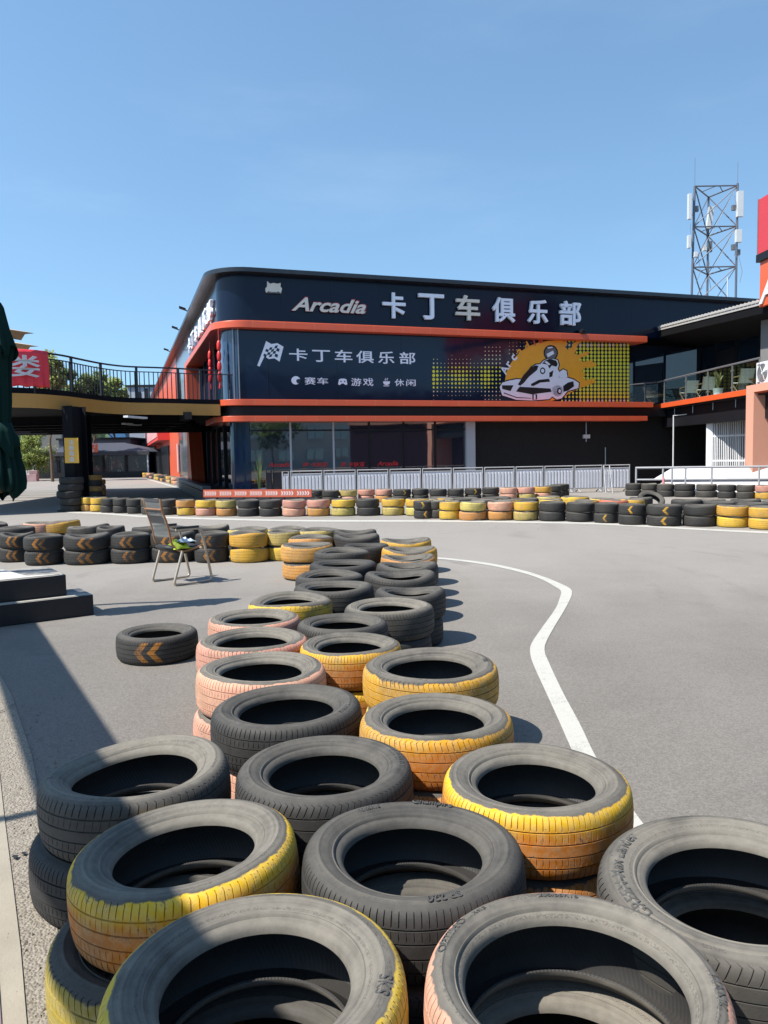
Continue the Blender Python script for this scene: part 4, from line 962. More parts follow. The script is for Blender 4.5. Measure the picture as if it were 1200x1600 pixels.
# (left, right, top of rim, colour, colour below, label, lower label, tilt, chevron aim, variant)
NEAR = [
 (172, 648, 1390, 'A', 'V', 'grey topped tyre with yellow tread edge, front of the pile', 'olive tyre beneath the big yellow edged tyre at the front of the pile', (0, 0), 0),
 (652, 1140, 1398, 'P', 'G', 'pink edged tyre with dusty sidewall at the front of the pile', 'dusty tyre beneath the front pink edged tyre', (0, 0), 4),
 (105, 460, 1243, 'O', 'V', 'yellow and orange tyre half in shadow, above an olive tyre', 'olive tyre peeping out under the half shaded yellow and orange tyre', (2.5, -3.5), 0),
 (460, 813, 1256, 'K', 'K', 'black tyre between the half shaded yellow tyre and the pink front tyre', 'lower tyre under the middle black tyre behind the front pair', (0, 0), 2),
 (688, 986, 1163, 'O', 'T', 'yellow and orange tyre whose far rim covers the white line', 'orange tyre under the yellow tyre beside the white line', (0, 0), 2),
 (60, 368, 1157, 'G', 'D', 'dusty black tyre crossed by the shadow strip, orange paint on its flank', 'worn black tyre on the ground below the tyre crossed by the shadow strip', (-1.5, -2), 5),
 (366, 646, 1150, 'K', 'K', 'black tyre with worn block tread beside the shadow-crossed tyre', 'black tyre under the one beside the shadow-crossed tyre', (0, 0), 3),
 (562, 800, 1084, 'O', 'T', 'yellow tyre with orange lower tread behind the tyre beside the white line', 'orange tyre beneath the yellow tyre with orange lower tread', (0, 0), 1),
 (330, 565, 1070, 'K', 'P', 'black tyre resting between two pink tyres and a yellow tyre', 'pink tyre mostly hidden under the black tyre behind the shadow-crossed tyre', (0, 1), 0),
 (306, 508, 1018, 'P', 'P', 'pink tyre with three tread grooves, nearest of the all pink stack', 'pink tyre on the ground, below the nearest all pink stack', (0, 1), 2),
 (553, 760, 1010, 'Y', 'L', 'bright yellow tyre with slanted tread cuts at the track side', 'faded yellow tyre under the bright one with slanted tread cuts', (0, -1), 1),
 (310, 483, 981, 'P', 'P', 'pink tyre with a yellow smear, second along the inner edge', 'lower pink tyre of the second stack on the inner edge', (0, 0), 1),
 (476, 637, 989, 'O', 'O', 'yellow tyre with orange bottom wedged in the middle of the barrier', 'orange tyre under the yellow one wedged in the middle of the barrier', (0, 0), 2),
 (324, 470, 953, 'P', 'K', 'grey topped pink tyre, last pink one on the inner edge', 'black tyre under the last pink one on the inner edge', (0, 0), 0),
 (465, 608, 961, 'K', 'K', 'black tyre with ribbed rim between the pink and the wide black tyre', 'lower tyre under the ribbed black tyre mid barrier', (0, 0), 3),
 (537, 677, 935, 'G', 'D', 'wide grey black tyre with brown dust casting a ring shadow', 'narrow black tyre under the wide brown dusted tyre', (0, 0), 1),
]
MIDT = [
 (392, 525, 925, 'Y', 'K', 'yellow edged tyre sticking out on the inner side mid barrier', 1), (455, 578, 906, 'K', 'K', 'black tyre right behind the yellow edged tyre on the inner side', 0),
 (587, 695, 915, 'K', 'D', 'sagging black tyre on the track side before the ring shadow', 3), (570, 682, 889, 'K', 'K', 'warped black tyre with grooved flank on the track side', 2),
 (460, 570, 893, 'K', 'K', 'flat grey black tyre two behind the yellow edged one', 1), (588, 683, 877, 'K', 'K', 'thin wavy black tyre behind the grooved warped tyre', 3),
 (484, 588, 874, 'D', 'K', 'dark black tyre behind two flat ones on the inner side', 0), (594, 681, 866, 'T', 'O', 'orange yellow tyre with wavy bead on the track side', 2),
 (597, 682, 853, 'Y', 'Y', 'yellow tyre second from the far tip on the track side', 3), (594, 674, 840, 'Y', 'Y', 'yellow tyre at the far tip of the track side', 2),
 (496, 585, 855, 'K', 'K', 'ribbed black tyre beside the tall orange stack', 1), (530, 602, 850, 'D', 'D', 'dark tyre half hidden between the ribbed tyre and the yellow tip', 0),
 (439, 520, 847, 'T', 'T', 'orange tyre on top of the tall orange stack', 0), (453, 525, 836, 'T', 'K', 'yellow edged tyre just behind the tall orange stack', 1),
 (517, 590, 834, 'K', 'K', 'black tyre behind the ribbed one near the far tip', 2), (466, 535, 825, 'L', 'K', 'patchy yellow tyre at the far inner tip', 1), (520, 586, 827, 'K', 'K', 'last black tyre of the far inner tip', 3),
]
SHORT = ['yellow edged tyre sticking out inwards', 'black tyre behind the outstanding yellow one', 'sagging trackside tyre by the ring shadow', 'warped grooved trackside tyre', 'flat tyre two behind the outstanding yellow one', 'thin wavy trackside tyre', 'dark tyre behind two flat inner ones', 'orange yellow wavy trackside tyre', 'second yellow trackside tyre from the tip', 'yellow tyre at the trackside tip', 'ribbed tyre beside the tall orange stack', 'half hidden dark tyre near the yellow tip', 'top of the tall orange stack', 'yellow edged tyre behind the orange stack', 'black tyre behind the ribbed one', 'patchy yellow tyre at the inner tip', 'last black tyre of the inner tip']
near_objs = {}
fits = []
for i, (x0, x1, yt, c, c2, lab, lab2, tl, va) in enumerate(NEAR):
    X, Y, R = near_fit(x0, x1, yt); fits.append((X, Y, R))
for i, (x0, x1, yt, c, c2, lab, va) in enumerate(MIDT):
    X, Y, R = near_fit(x0, x1, yt); fits.append((X, Y, R))
# ease stacks apart where their outlines would bite into one another
P_ = np.array([(f[0], f[1]) for f in fits]); RR = np.array([f[2] for f in fits])
for _ in range(60):
    for i in range(len(P_)):
        for j in range(i):
            d = P_[i]-P_[j]; L = np.linalg.norm(d); gap = (RR[i]+RR[j])*.985-L
            if gap > 0:
                P_[i] += d/L*gap*.25; P_[j] -= d/L*gap*.25
FITS_DBG = [(round(a[0], 2), round(a[1], 2), round(r, 3), round(float(np.hypot(*(P_[k]-np.array(a[:2])))), 2)) for k, (a, r) in enumerate(zip(fits, RR))]
for i, (x0, x1, yt, c, c2, lab, lab2, tl, va) in enumerate(NEAR):
    X, Y = P_[i]; R = RR[i]
    o = tyre(X, Y, .21, R, c, lab, lod=HI, var=va, tilt=tl, group=GN); near_objs[i] = o
    dx, dy = rnd.uniform(-.03, .03), rnd.uniform(-.03, .03)
    if i == 5: dx, dy = -.03, -.02
    if i == 2: dx, dy = -.05, -.06
    tyre(X+dx, Y+dy, 0, R*.985, c2, lab2, lod=HI, var=(va+1) % 4, group=GN)
for i, (x0, x1, yt, c, c2, lab, va) in enumerate(MIDT):
    X, Y = P_[len(NEAR)+i]; R = RR[len(NEAR)+i]
    tyre(X, Y, .21, R, c, lab, lod=MID, var=va, group=GN, rz=0)
    tyre(X+rnd.uniform(-.02, .02), Y+rnd.uniform(-.02, .02), 0, R*.98, c2, TNAME[c2]+' ground tyre below the '+SHORT[i], lod=MID, var=0, group=GN)
# the big dusty tyre leaning on its neighbours at the edge of the frame, over two on the ground
Xc, Yc, Rc = .875, 1.87, .335
lean = tyre(Xc, Yc, .20, Rc, 'G', 'big dusty grey tyre lying aslant beside the pink front tyre', lod=HI, var=3, tilt=(2, -4), group=GN)
tyre(.93, 1.93, 0, .32, 'G', 'dusty tyre on the ground beneath the big aslant tyre', lod=HI, var=1, group=GN)
near_objs['lean'] = lean
for k, (s, am, r0, r1) in {0: [('SKS', -20, .258, .285)], 1: [('OPTIMO', 158, .262, .285), ('205/55R16', 82, .262, .277), ('K415', 28, .262, .282), ('HANKOOK', -12, .262, .285)],
      }.items() if False else []: pass
for k, items in {0: [('SKS', -10, .258, .286)], 1: [('OPTIMO', 152, .262, .287), ('205/55R16', 84, .262, .277), ('K415', 128, .264, .277), ('HANK', -14, .262, .287)],
      3: [('Champiro', 74, .256, .287), ('195/65R15', 120, .258, .272), ('SP 220', -75, .26, .284)], 4: [('CST', -62, .258, .284), ('MR61', -92, .262, .28), ('MARQUIS', 90, .262, .284)],
      5: [('SP 152A', 205, .258, .28), ('RADIAL', 60, .262, .28)], 6: [('WINRUN', 12, .258, .284)], 10: [('CHAMPIRO', -112, .258, .28), ('228', 5, .258, .28)], 8: [('MAXXIS', -20, .26, .28)],
      'lean': [('GREEN-Max Lander', 168, .258, .289)]}.items():
    for s, am, r0, r1 in items: sidewall_text(near_objs[k], s, R_(am), r0, r1)
# single tyre on the asphalt
c = G(245, 1036, 0); sx, sy, sR = near_fit(180, 310, 975, .2)
tyre(sx, sy, 0, sR, 'C', 'single chevron-painted black tyre lying alone on the asphalt', W=.2, lod=HI, var=3, rz=0.05, group='tyres lying alone')

def stack_fit(x0, x1, ybot):
    cx = (x0+x1)/2; p = G(cx, ybot, 0.0); d = depth(p); dv = np.array((p[0], p[1])); dv /= np.linalg.norm(dv)
    R = .3
    for _ in range(6): R = (x1-x0)/2/FPX*(d+R*.93)/math.sqrt(1+((cx-600)/FPX)**2)
    R = min(max(R, .25), .42); c = p[:2]+dv*R*.95
    return c[0], c[1], R
ORD = ['first', 'second', 'third', 'fourth', 'fifth', 'sixth', 'seventh', 'eighth', 'ninth', 'tenth', 'eleventh', 'twelfth', 'thirteenth', 'fourteenth', 'fifteenth', 'sixteenth',
       'seventeenth', 'eighteenth', 'nineteenth', 'twentieth', '21st', '22nd', '23rd', '24th', '25th', '26th', '27th', '28th', '29th', '30th', '31st', '32nd', '33rd', '34th', '35th', '36th', '37th', '38th', '39th', '40th']
def row(stacks, where, group, lod, aim=True, from_='from left', W=.21):
    out = []
    for i, (x0, x1, yb, top, bot) in enumerate(stacks):
        X, Y, R = stack_fit(x0, x1, yb); out.append((X, Y, R))
        face = math.atan2(X, Y)
        for lev, cc in ((0, bot), (1, top)):
            if cc is None: continue
            rz = (-face+rnd.uniform(-.15, .15)+(-.25 if cc == 'C' else 0)) if cc in 'Ccr' else None
            lab = f"{TNAME[cc]} tyre {'topping' if lev else 'at the base of'} the {ORD[i]} stack {from_} {where}"
            tyre(X+rnd.uniform(-.012, .012), Y+rnd.uniform(-.012, .012), lev*W, R*rnd.uniform(.985, 1.0), cc, lab, W=W, lod=lod, rz=rz, group=group,
                 tilt=(rnd.uniform(-1, 1), rnd.uniform(-1, 1)))
    return out
# inner barrier behind the chair, front stacks
row([(-42, 10, 879, 'D', 'D'), (8, 48, 879, 'C', 'C'), (37, 102, 884, 'C', 'C'), (100, 175, 883.5, 'C', 'C'), (174, 238, 881.5, 'C', 'C'), (237, 307, 880, 'C', 'C'), (305, 360, 880, 'C', 'C'), (359, 421, 880, 'Y', 'Y'), (420, 468, 877, 'L', 'Y')],
    'in the chevron row', 'tyres of the inner barrier', MID)
# its second line, seen over the first
def back_line(items, ztop, group, lod):
    for x0, x1, yt, c, lab, tl in items:
        X, Y, R = near_fit(x0, x1, yt, ztop)
        tyre(X, Y, ztop-.21, R, c, lab, lod=lod, tilt=tl, group=group)
        tyre(X+.01, Y-.01, 0, R, 'K', 'hidden tyre under the '+lab, lod=lod, group=group)
back_line([(-60, 14, 816, 'K', 'black tyre at the far left of the second line', (0, 0)), (-8, 56, 822, 'K', 'flat grey tyre behind the shaded end stack of the inner barrier', (0, 0)),
           (36, 92, 815, 'P', 'pink tyre tucked behind the tilted yellow one', (0, 0)), (60, 126, 813.5, 'Y', 'tilted yellow tyre on the second line of the inner barrier', (-2, 4)),
           (105, 172, 820, 'G', 'warped grey tyre behind the big chevron stack', (3, 4)), (150, 196, 822, 'K', 'dark tyre behind the warped grey tyre', (0, 3)),
           (206, 262, 822, 'K', 'black tyre on the second line behind the chair back', (0, 0)), (262, 312, 822, 'K', 'black tyre on the second line beyond the chair seat', (0, 0)),
           (304, 358, 820, 'G', 'pale worn tyre on the second line beyond chair arm', (0, 0)), (355, 420, 824, 'L', 'pale yellow tyre on the second line behind the yellow stack', (0, 0)),
           (418, 480, 823, 'L', 'patchy yellow tyre on the second line near the tip', (0, 0))], ZT, 'tyres of the inner barrier', MID)

# far barrier across the track
FARF = [(109, 132, 798.5, 'Y', 'G'), (132, 148, 799, 'Y', 'T'), (148, 164, 800, 'Y', 'Y'), (163, 181, 801.5, 'K', 'K'), (181, 202, 802, 'K', 'K'), (202, 223, 803, 'K', 'K'), (223, 248, 804, 'G', 'G'), (248, 277, 805, 'K', 'K'),
        (276, 306, 806, 'T', 'Y'), (306, 341, 806.5, 'Y', 'P'), (338, 371, 807, 'L', 'T'), (371, 406, 807.3, 'K', 'K'), (406, 442, 807.5, 'K', 'K'), (442, 479, 807.5, 'P', 'P'), (480, 517, 807, 'P', 'T'), (518, 556, 806.8, 'Y', 'L'),
        (557, 594, 806.5, 'K', 'K'), (596, 632, 806, 'Y', 'L'), (633, 671, 806.5, 'Y', 'L'), (652, 673, 811, 'r', 'c'), (672, 690, 810.5, 'G', 'G'), (688, 717, 812.5, 'Y', 'Y'), (717, 760, 814, 'L', 'T'), (761, 802, 813.5, 'P', 'T'),
        (803, 842, 814, 'Y', 'L'), (842, 884, 815, 'K', 'K'), (884, 929, 816, 'K', 'K'), (928, 967, 818, 'K', 'c'), (966, 1010, 821, 'c', 'K'), (1010, 1066, 823, 'c', 'c'), (1066, 1121, 823.5, 'K', 'K'), (1119, 1171, 825, 'Y', 'Y'), (1168, 1222, 828, 'Y', 'Y'), (1222, 1276, 831, 'Y', 'K')]
ff = row(FARF, 'in the far barrier', 'tyres of the far barrier', FAR)
# second line and pile behind the far barrier: tops only show
pile = [(640, 684, 778, 'Y'), (668, 712, 779, 'L'), (700, 748, 777, 'K'), (752, 800, 776, 'K'), (735, 778, 779.5, 'G'), (778, 815, 780, 'Y'), (800, 842, 778, 'K'), (843, 880, 779.5, 'Y'), (876, 921, 775, 'Y'), (838, 876, 775, 'L'),
        (896, 936, 781, 'Y'), (922, 960, 778, 'Y'), (935, 982, 780, 'R'), (972, 1004, 779.5, 'Y'), (1048, 1098, 780, 'K'), (1085, 1135, 779, 'G'), (1098, 1150, 783, 'K'), (1140, 1190, 780, 'K'), (1150, 1205, 785, 'K'), (1190, 1240, 781, 'G'), (985, 1018, 777, 'K')]
PN = {'Y': ['yellow'], 'K': ['black']}
for i, (x0, x1, yt, c) in enumerate(pile):
    X, Y, R = near_fit(x0, x1, yt, .42); R = min(max(R, .27), .42)
    # keep clear of the front row
    for _ in range(20):
        for fx, fy, fr in ff:
            d = math.hypot(X-fx, Y-fy)
            if d < (R+fr)*.96:
                k = ((R+fr)*.96-d)/max(d, .05); X += (X-fx)*k; Y += abs(Y-fy)*k
    tyre(X, Y, .21, R, c, f"{TNAME[c]} tyre lying behind the far barrier, {ORD[i]} across from left", lod=FAR, group='tyres lying behind the far barrier')
    tyre(X, Y, 0, R, 'K', f"hidden black tyre under the {ORD[i]} one behind the far barrier", lod=FAR, group='tyres lying behind the far barrier')
# the tyre standing on edge among them
p = D(1030, 786, 19.0)
st = tyre(p[0], p[1]+.6, .18, .34, 'K', 'black tyre standing on edge behind the far barrier', W=.2, lod=MID, var=0, tilt=(0, 0), rz=0, group='tyres lying behind the far barrier')
st.rotation_euler = (R_(36), 0, R_(6)); st.location[2] = .22
# back row in front of the crowd barriers
def top_fit(x0, x1, ytop, ztop=.42):
    X, Y, R = near_fit(x0, x1, ytop, ztop); return X, Y, min(max(R, .27), .42)
def back_row(items, where, group):
    for i, (x0, x1, yt, t, b) in enumerate(items):
        X, Y, R = top_fit(x0, x1, yt); face = math.atan2(X, Y)
        for lev, cc in ((0, b), (1, t)):
            lab = f"{TNAME[cc]} tyre {'topping' if lev else 'at the base of'} the {ORD[i]} stack from left {where}"
            tyre(X, Y, lev*.21, R, cc, lab, lod=FAR, rz=-face+.5 if cc in 'Ccr' else None, group=group)
back_row([(486, 503, 765.5, 'K', 'K'), (503, 530, 766, 'K', 'K'), (530, 558, 765.2, 'L', 'P'), (559, 585, 764.2, 'P', 'P'), (586, 613, 764, 'P', 'T'), (614, 642, 764.2, 'r', 'K'), (643, 670, 763.5, 'K', 'K'), (671, 698, 764, 'K', 'K'), (699, 725, 763.5, 'K', 'K'),
          (726, 752, 762.5, 'r', 'K'), (753, 780, 761.3, 'K', 'K'), (781, 808, 761.3, 'P', 'P'), (808, 836, 760.8, 'P', 'L'), (835, 862, 759.7, 'Y', 'P'), (858, 872, 758.5, 'K', 'K'), (866, 878, 757, 'K', 'K'), (872, 882, 756.5, 'K', 'K')],
         'before the grey barriers', 'tyres before the grey barriers')
back_row([(978, 1002, 755.3, 'K', 'K'), (1002, 1027, 755.5, 'G', 'G'), (1027, 1053, 756, 'G', 'K'), (1053, 1087, 756, 'K', 'K'), (1087, 1121, 756.3, 'G', 'G'), (1121, 1150, 757.3, 'K', 'K'), (1150, 1181, 757.5, 'G', 'G'), (1180, 1211, 758, 'P', 'Y'), (1211, 1242, 759, 'K', 'Y')],
         'before the white panels', 'tyres before the white panels')

# ================================================================ FOOTBRIDGE
ZB = 3.45
bpx = [(-330, 607), (-220, 609), (-120, 611), (-40, 613), (0, 614), (36, 615), (60, 616), (85, 618), (105, 619.8), (130, 623), (160, 626.5), (190, 628.8), (215, 629.6), (245, 630), (280, 630.7), (315, 631.6), (343, 632)]
BP = np.array([G(x, y, ZB)[:2] for x, y in bpx])
def dens2(P, sub=5):
    out = []
    for i in range(len(P)-1):
        p0, p1, p2, p3 = P[max(i-1, 0)], P[i], P[i+1], P[min(i+2, len(P)-1)]
        for k in range(sub):
            t = k/sub; out.append(.5*((2*p1)+(p2-p0)*t+(2*p0-5*p1+4*p2-p3)*t*t+(3*p1-p0-3*p2+p3)*t**3))
    out.append(P[-1]); return np.array(out)
BD = dens2(BP); BL = np.concatenate([[0], np.cumsum(np.linalg.norm(np.diff(BD, axis=0), axis=1))])
def bat(s, z=0.0, inw=0.0):
    s = min(max(s, 0), BL[-1]-1e-6); x = np.interp(s, BL, BD[:, 0]); y = np.interp(s, BL, BD[:, 1])
    x2 = np.interp(min(s+.05, BL[-1]), BL, BD[:, 0])-np.interp(max(s-.05, 0), BL, BD[:, 0]); y2 = np.interp(min(s+.05, BL[-1]), BL, BD[:, 1])-np.interp(max(s-.05, 0), BL, BD[:, 1])
    l = math.hypot(x2, y2); return np.array((x-y2/l*inw, y+x2/l*inw, z))
br = thing('footbridge', 'black footbridge with curved ochre edge beam joining the club building', 'footbridge', tuple(map(float, (BD[60][0], BD[60][1], 0))))
M_OCHRE = plain('ochre_paint', (.42, .215, .045), .5, 0, .12, .8, dirt=.3); M_STEELD = plain('black_steel', (.007, .0075, .010), .8, 0, .3, 2, spec=.12); M_RAILP = plain('railing_paint', (.012, .012, .016), .35, 0, .3, 3)
far_ = [(BD[-1][0]+1.2, 40.0), (BD[0][0]-2, 40.0)]
pl_ = [np.array((p[0], p[1], 0)) for p in BD]+[np.array((x, y, 0)) for x, y in far_]
m = MB(); m.prism([p+Zv*(ZB-.30) for p in pl_], Zv*.26); m.build('deck', M_STEELD, br)
def ribbon(m, z0, z1, o0, o1, s0=0, s1=None, k=None):
    s1 = BL[-1] if s1 is None else s1; k = k or max(4, int((s1-s0)/.25)); V = []
    for i in range(k+1):
        s_ = s0+(s1-s0)*i/k
        V += [bat(s_, z0, o0), bat(s_, z0, o1), bat(s_, z1, o1), bat(s_, z1, o0)]
    F = [(i*4+r, i*4+4+r, i*4+4+(r+1) % 4, i*4+(r+1) % 4) for i in range(k) for r in range(4)]+[(0, 1, 2, 3), (k*4+3, k*4+2, k*4+1, k*4)]
    m.add(V, F)
m = MB(); ribbon(m, ZB-.40, ZB, -.10, .02); m.build('edge_beam', M_OCHRE, br, smooth=30)
m = MB(); ribbon(m, ZB+.002, ZB+.17, -.02, .06); m.build('kick_board', M_STEELD, br, smooth=30)
for k in range(6):
    y_ = 26.5+k*2.4; m = MB(); x1 = -6.9-k*.42; x0 = np.interp(0, [0, 1], [-24, -24]); m.box(((x0+x1)/2, y_, ZB-.45), (x1-x0, .16, .30)); m.box(((x0+x1)/2, y_, ZB-.60), (x1-x0, .24, .03))
    if y_ > 27.0: m.build('cross_beam', M_STEELD, br)
m = MB(); m.prism([np.array((-7.0, 27.2, ZB-.55)), np.array((-6.7, 27.2, ZB-.55)), np.array((-11.2, 39.8, ZB-.55)), np.array((-11.5, 39.8, ZB-.55))], Zv*.25); m.build('edge_girder', M_STEELD, br)
for px, py in ((212, 652), (206, 663)):
    p = PL(px, py, np.array((0, 0, ZB-.62)), Zv); m = MB(); m.box(p, (.16, 1.1, .06), 0, -.25); m.build('tube_light', M_WHITEP, br)
# railing: posts, rails and balusters
rg = MB(); ribbon(rg, ZB+1.20, ZB+1.25, .0, .05); o = rg.build('railing', M_RAILP, br, smooth=30); rail = o
m = MB(); ribbon(m, ZB+1.05, ZB+1.08, .01, .04); m.build('lower_rail', M_RAILP, rail, smooth=30)
def b_s(px):   # arc length nearest to a pixel column
    d = [abs(600+FPX*(np.dot(np.array((p[0], p[1], ZB))-CAM, _r))/depth((p[0], p[1], ZB))-px) for p in BD]; return BL[int(np.argmin(d))]
ppx = [-60, 0, 55, 115, 157, 217, 280, 312, 341]
for px in ppx:
    s_ = b_s(px); p = bat(s_, ZB+.63, .02); q_ = bat(s_+.05, 0, .02); a_ = math.atan2(q_[1]-p[1], q_[0]-p[0]); m = MB(); m.box(p, (.08, .06, 1.24), 0, a_); m.build('post', M_RAILP, rail)
m = MB(); s_ = b_s(-70)
while s_ < BL[-1]-.05:
    p = bat(s_, ZB+.62, .025); m.box(p, (.026, .026, .92)); s_ += .155
m.build('balusters', M_RAILP, rail)
# stub of railing turning to the building
m = MB(); e_ = bat(BL[-1], ZB, .02)
for k in range(4): m.box(e_+np.array((.12+.2*k, .28*k*.35, .62)), (.03, .03, .95))
m.tube([e_+Zv*1.08, e_+np.array((.75, .3, 1.08))], .02, 6); m.build('end_rail', M_RAILP, rail)
# column
cb = D(112, 797, 22.9); cb[2] = 0
ca = -.28
m = MB(); X_ = np.array((math.cos(ca), math.sin(ca), 0)); Y_ = np.array((-math.sin(ca), math.cos(ca), 0)); hz = ZB-.32
for o_, sz in ((0, (.34, .035, hz)), (.62, (.34, .035, hz)), (.31, (.03, .60, hz))): m.box(cb+Y_*o_+Zv*hz/2, sz, 0, 0, (X_, Y_, Zv))
m.box(cb+Y_*.31+Zv*.02, (.7, 1.0, .04), 0, 0, (X_, Y_, Zv)); m.build('column', M_STEELD, br)
c2 = D(127, 790, 27.0); c2[2] = 0; m = MB()
for o_, sz in ((0, (.34, .035, hz)), (.5, (.34, .035, hz)), (.25, (.03, .5, hz))): m.box(c2+Y_*o_+Zv*hz/2, sz, 0, 0, (X_, Y_, Zv))
m.build('column', M_STEELD, br)
# warning sign on the column
sg = thing('warning_sign', 'yellow upright warning sign with white characters fixed to the bridge column', 'sign', tuple(map(float, cb-Y_*.04+Zv*2.0)))
P_sg = cb-Y_*.06
def sgp(px, py): return PL(px, py, P_sg, Y_)
m = MB(); m.prism([sgp(100.3, 684.3), sgp(121.3, 684.3), sgp(122.8, 723.5), sgp(101.5, 723.5)], Y_*.03); m.build('plate', plain('sign_yellow', (.68, .36, .03), .45, 0, .08, 2), sg)
for k, ch in enumerate('注意弯道'):
    V, F, asp = text_data(ch, .012); a = sgp(107+.35*k, 687.3+8.9*k); b = sgp(115.8+.35*k, 694.6+8.9*k); m = MB()
    m.add([a+(b-a)*np.array((x, x, 0))+Zv*(b[2]-a[2])*(1-y)-Y_*(.003+z*.006) for x, y, z in V], F); m.build('sign_lettering', M_WHITEP, sg)
# red banner on the railing
bn = thing('banner', 'red banner with a white character hung on the bridge railing', 'banner', tuple(map(float, bat(b_s(50), ZB+.2, -.06))))
M_BAN = plain('banner_red', (.66, .035, .055), .6, 0, .08, 2)
s0b, s1b = b_s(0), b_s(73); m = MB(); k = 44; V = []
for i in range(k+1):
    s_ = s0b+(s1b-s0b)*i/k
    for j in range(9):
        f = j/8; w_ = .03*math.sin(i*.75)*(1-f)**1.3+.012*math.sin(i*.37+j)
        V.append(bat(s_, ZB+.20+f*1.06+.02*math.sin(i*.5)*(1-f), -.07-w_))
m.add(V, [(i*9+j, i*9+9+j, i*9+10+j, i*9+j+1) for i in range(k) for j in range(8)]); o = m.build('cloth', M_BAN, bn, smooth=60)
sm = o.modifiers.new('thick', 'SOLIDIFY'); sm.thickness = .006
V, F, asp = text_data('楼', .012); sa_, sb_ = b_s(61)-1.12, b_s(61)+.0; m = MB()
m.add([bat(sa_+x*(sb_-sa_), ZB+.20+.26+y*.62, -.165-z*.01) for x, y, z in V], F); m.build('banner_lettering', M_WHITEP, bn)
V, F, asp = text_data('二', .02); m = MB(); m.add([bat(sa_-1.3+x*1.05, ZB+.20+.30+y*.5, -.165-z*.01) for x, y, z in V], F); m.build('banner_lettering', M_WHITEP, bn)
# two tan parasols on the deck
M_TAN = plain('tan_canvas', (.50, .34, .20), .8, 0, .08, 3)
for (px, py, yy, lab) in ((53, 520.5, 31.0, 'tan parasol on the footbridge, the higher of two tips beside the green umbrella'), (60, 541.0, 34.0, 'tan parasol on the footbridge, the lower of two tips beside the green umbrella')):
    tip = D(px, py, yy); c_ = tip+np.array((-1.5, .2, 0)); base = np.array((c_[0], c_[1], ZB-.04)); hh = tip[2]-base[2]
    t = thing('tan_parasol', lab, 'umbrella', tuple(map(float, base)), 'tan parasols on the footbridge')
    m = MB(); m.tube([base, base+Zv*(hh+.35)], .03, 8); m.lathe([(0, .06), (.25, .05), (.28, 0), (0, 0)], 16, 0, tuple(base)); m.build('pole', M_WOOD, t)
    m = MB(); V = [base+Zv*(hh+.30)]; a0_ = math.atan2(-.2, 1.5)
    for i in range(4):
        a = a0_+i*math.pi/2; V.append(base+np.array((math.cos(a)*1.51, math.sin(a)*1.51, hh)))
    for i in range(4): a = a0_+(i+.5)*math.pi/2; V.append(base+np.array((math.cos(a)*.98, math.sin(a)*.98, hh+.10)))
    m.add(V, [f for i in range(4) for f in ((0, 1+i, 5+i), (0, 5+i, 1+(i+1) % 4))]); o = m.build('canopy', M_TAN, t); o.modifiers.new('thick', 'SOLIDIFY').thickness = .01

# tyres stacked round the bridge columns, and along the side road
GC = 'tyres stacked round the bridge column'
for k in range(5):
    tyre(cb[0]+.03*math.sin(k*2.1), cb[1]+.05*math.cos(k*1.7)-.02, .0+k*.205, .345+.01*(k % 2), 'D', f"dark tyre threaded on the bridge column, {ORD[k]} from the ground", lod=FAR, W=.205, group=GC)
for k, (px, cc) in enumerate(((147, 'TGTGT'), (153, 'GTPT'))):
    p = D(px, 775, 27.5+k*1.2); 
    for j, c_ in enumerate(cc): tyre(p[0], p[1], j*.2, .30, c_, f"{TNAME[c_]} tyre at level {j+1} of the {'nearer' if k == 0 else 'farther'} stack behind the bridge column", lod=FAR, W=.2, group='tyres stacked behind the bridge column')
SC = 'TGPGLYGTKGPLGTPY'
for i in range(15):
    f = i/14; px = 229+(279-229)*f**.8; py = 746+(757-746)*f**.9
    p = G(px, py, 0); tyre(p[0], p[1], 0, .33, SC[i], f"{TNAME[SC[i]]} tyre along the side road kerb, {ORD[i]} counting from the far tent", lod=FAR, group='tyres along the side road')
    if i % 3 != 2: c_ = SC[15-i]; tyre(p[0], p[1], .21, .33, c_, f"{TNAME[c_]} upper tyre along the side road kerb, above the {ORD[i]} from the tent", lod=FAR, group='tyres along the side road')

# ================================================================ TENT, FAR BUILDINGS, TREES, HILL
yt_ = 68.0; tA, tB = D(54, 745, yt_), D(232, 745, yt_); ez = D(100, 707.5, yt_)[2]; rz_ = D(130, 692.5, yt_+3)[2]; dy_ = 7.0
t = thing('tent', 'long tent with dark hipped roof and clear curtains at the end of the side road', 'tent', (float((tA[0]+tB[0])/2), yt_, 0))
a, b = tA[0], tB[0]; m = MB()
V = [(a-.2, yt_-.2, ez), (b+.2, yt_-.2, ez), (b+.2, yt_+dy_, ez), (a-.2, yt_+dy_, ez), (a+3.2, yt_+dy_/2, rz_), (b-3.2, yt_+dy_/2, rz_)]
m.add(V, [(0, 1, 5, 4), (1, 2, 5), (2, 3, 4, 5), (3, 0, 4), (3, 2, 1, 0)]); m.build('roof', plain('tent_roof', (.035, .04, .058), .7, 0, .2, .6), t)
m = MB(); m.box(((a+b)/2, yt_-.22, ez-.12), (b-a+.4, .02, .34)); m.build('valance', plain('tent_valance', (.025, .027, .036), .7), t)
for x in np.linspace(a, b, 6): m = MB(); m.box((x, yt_, ez/2), (.12, .12, ez)); m.build('post', M_WHITEP if x in (a, b) else M_DARK, t)
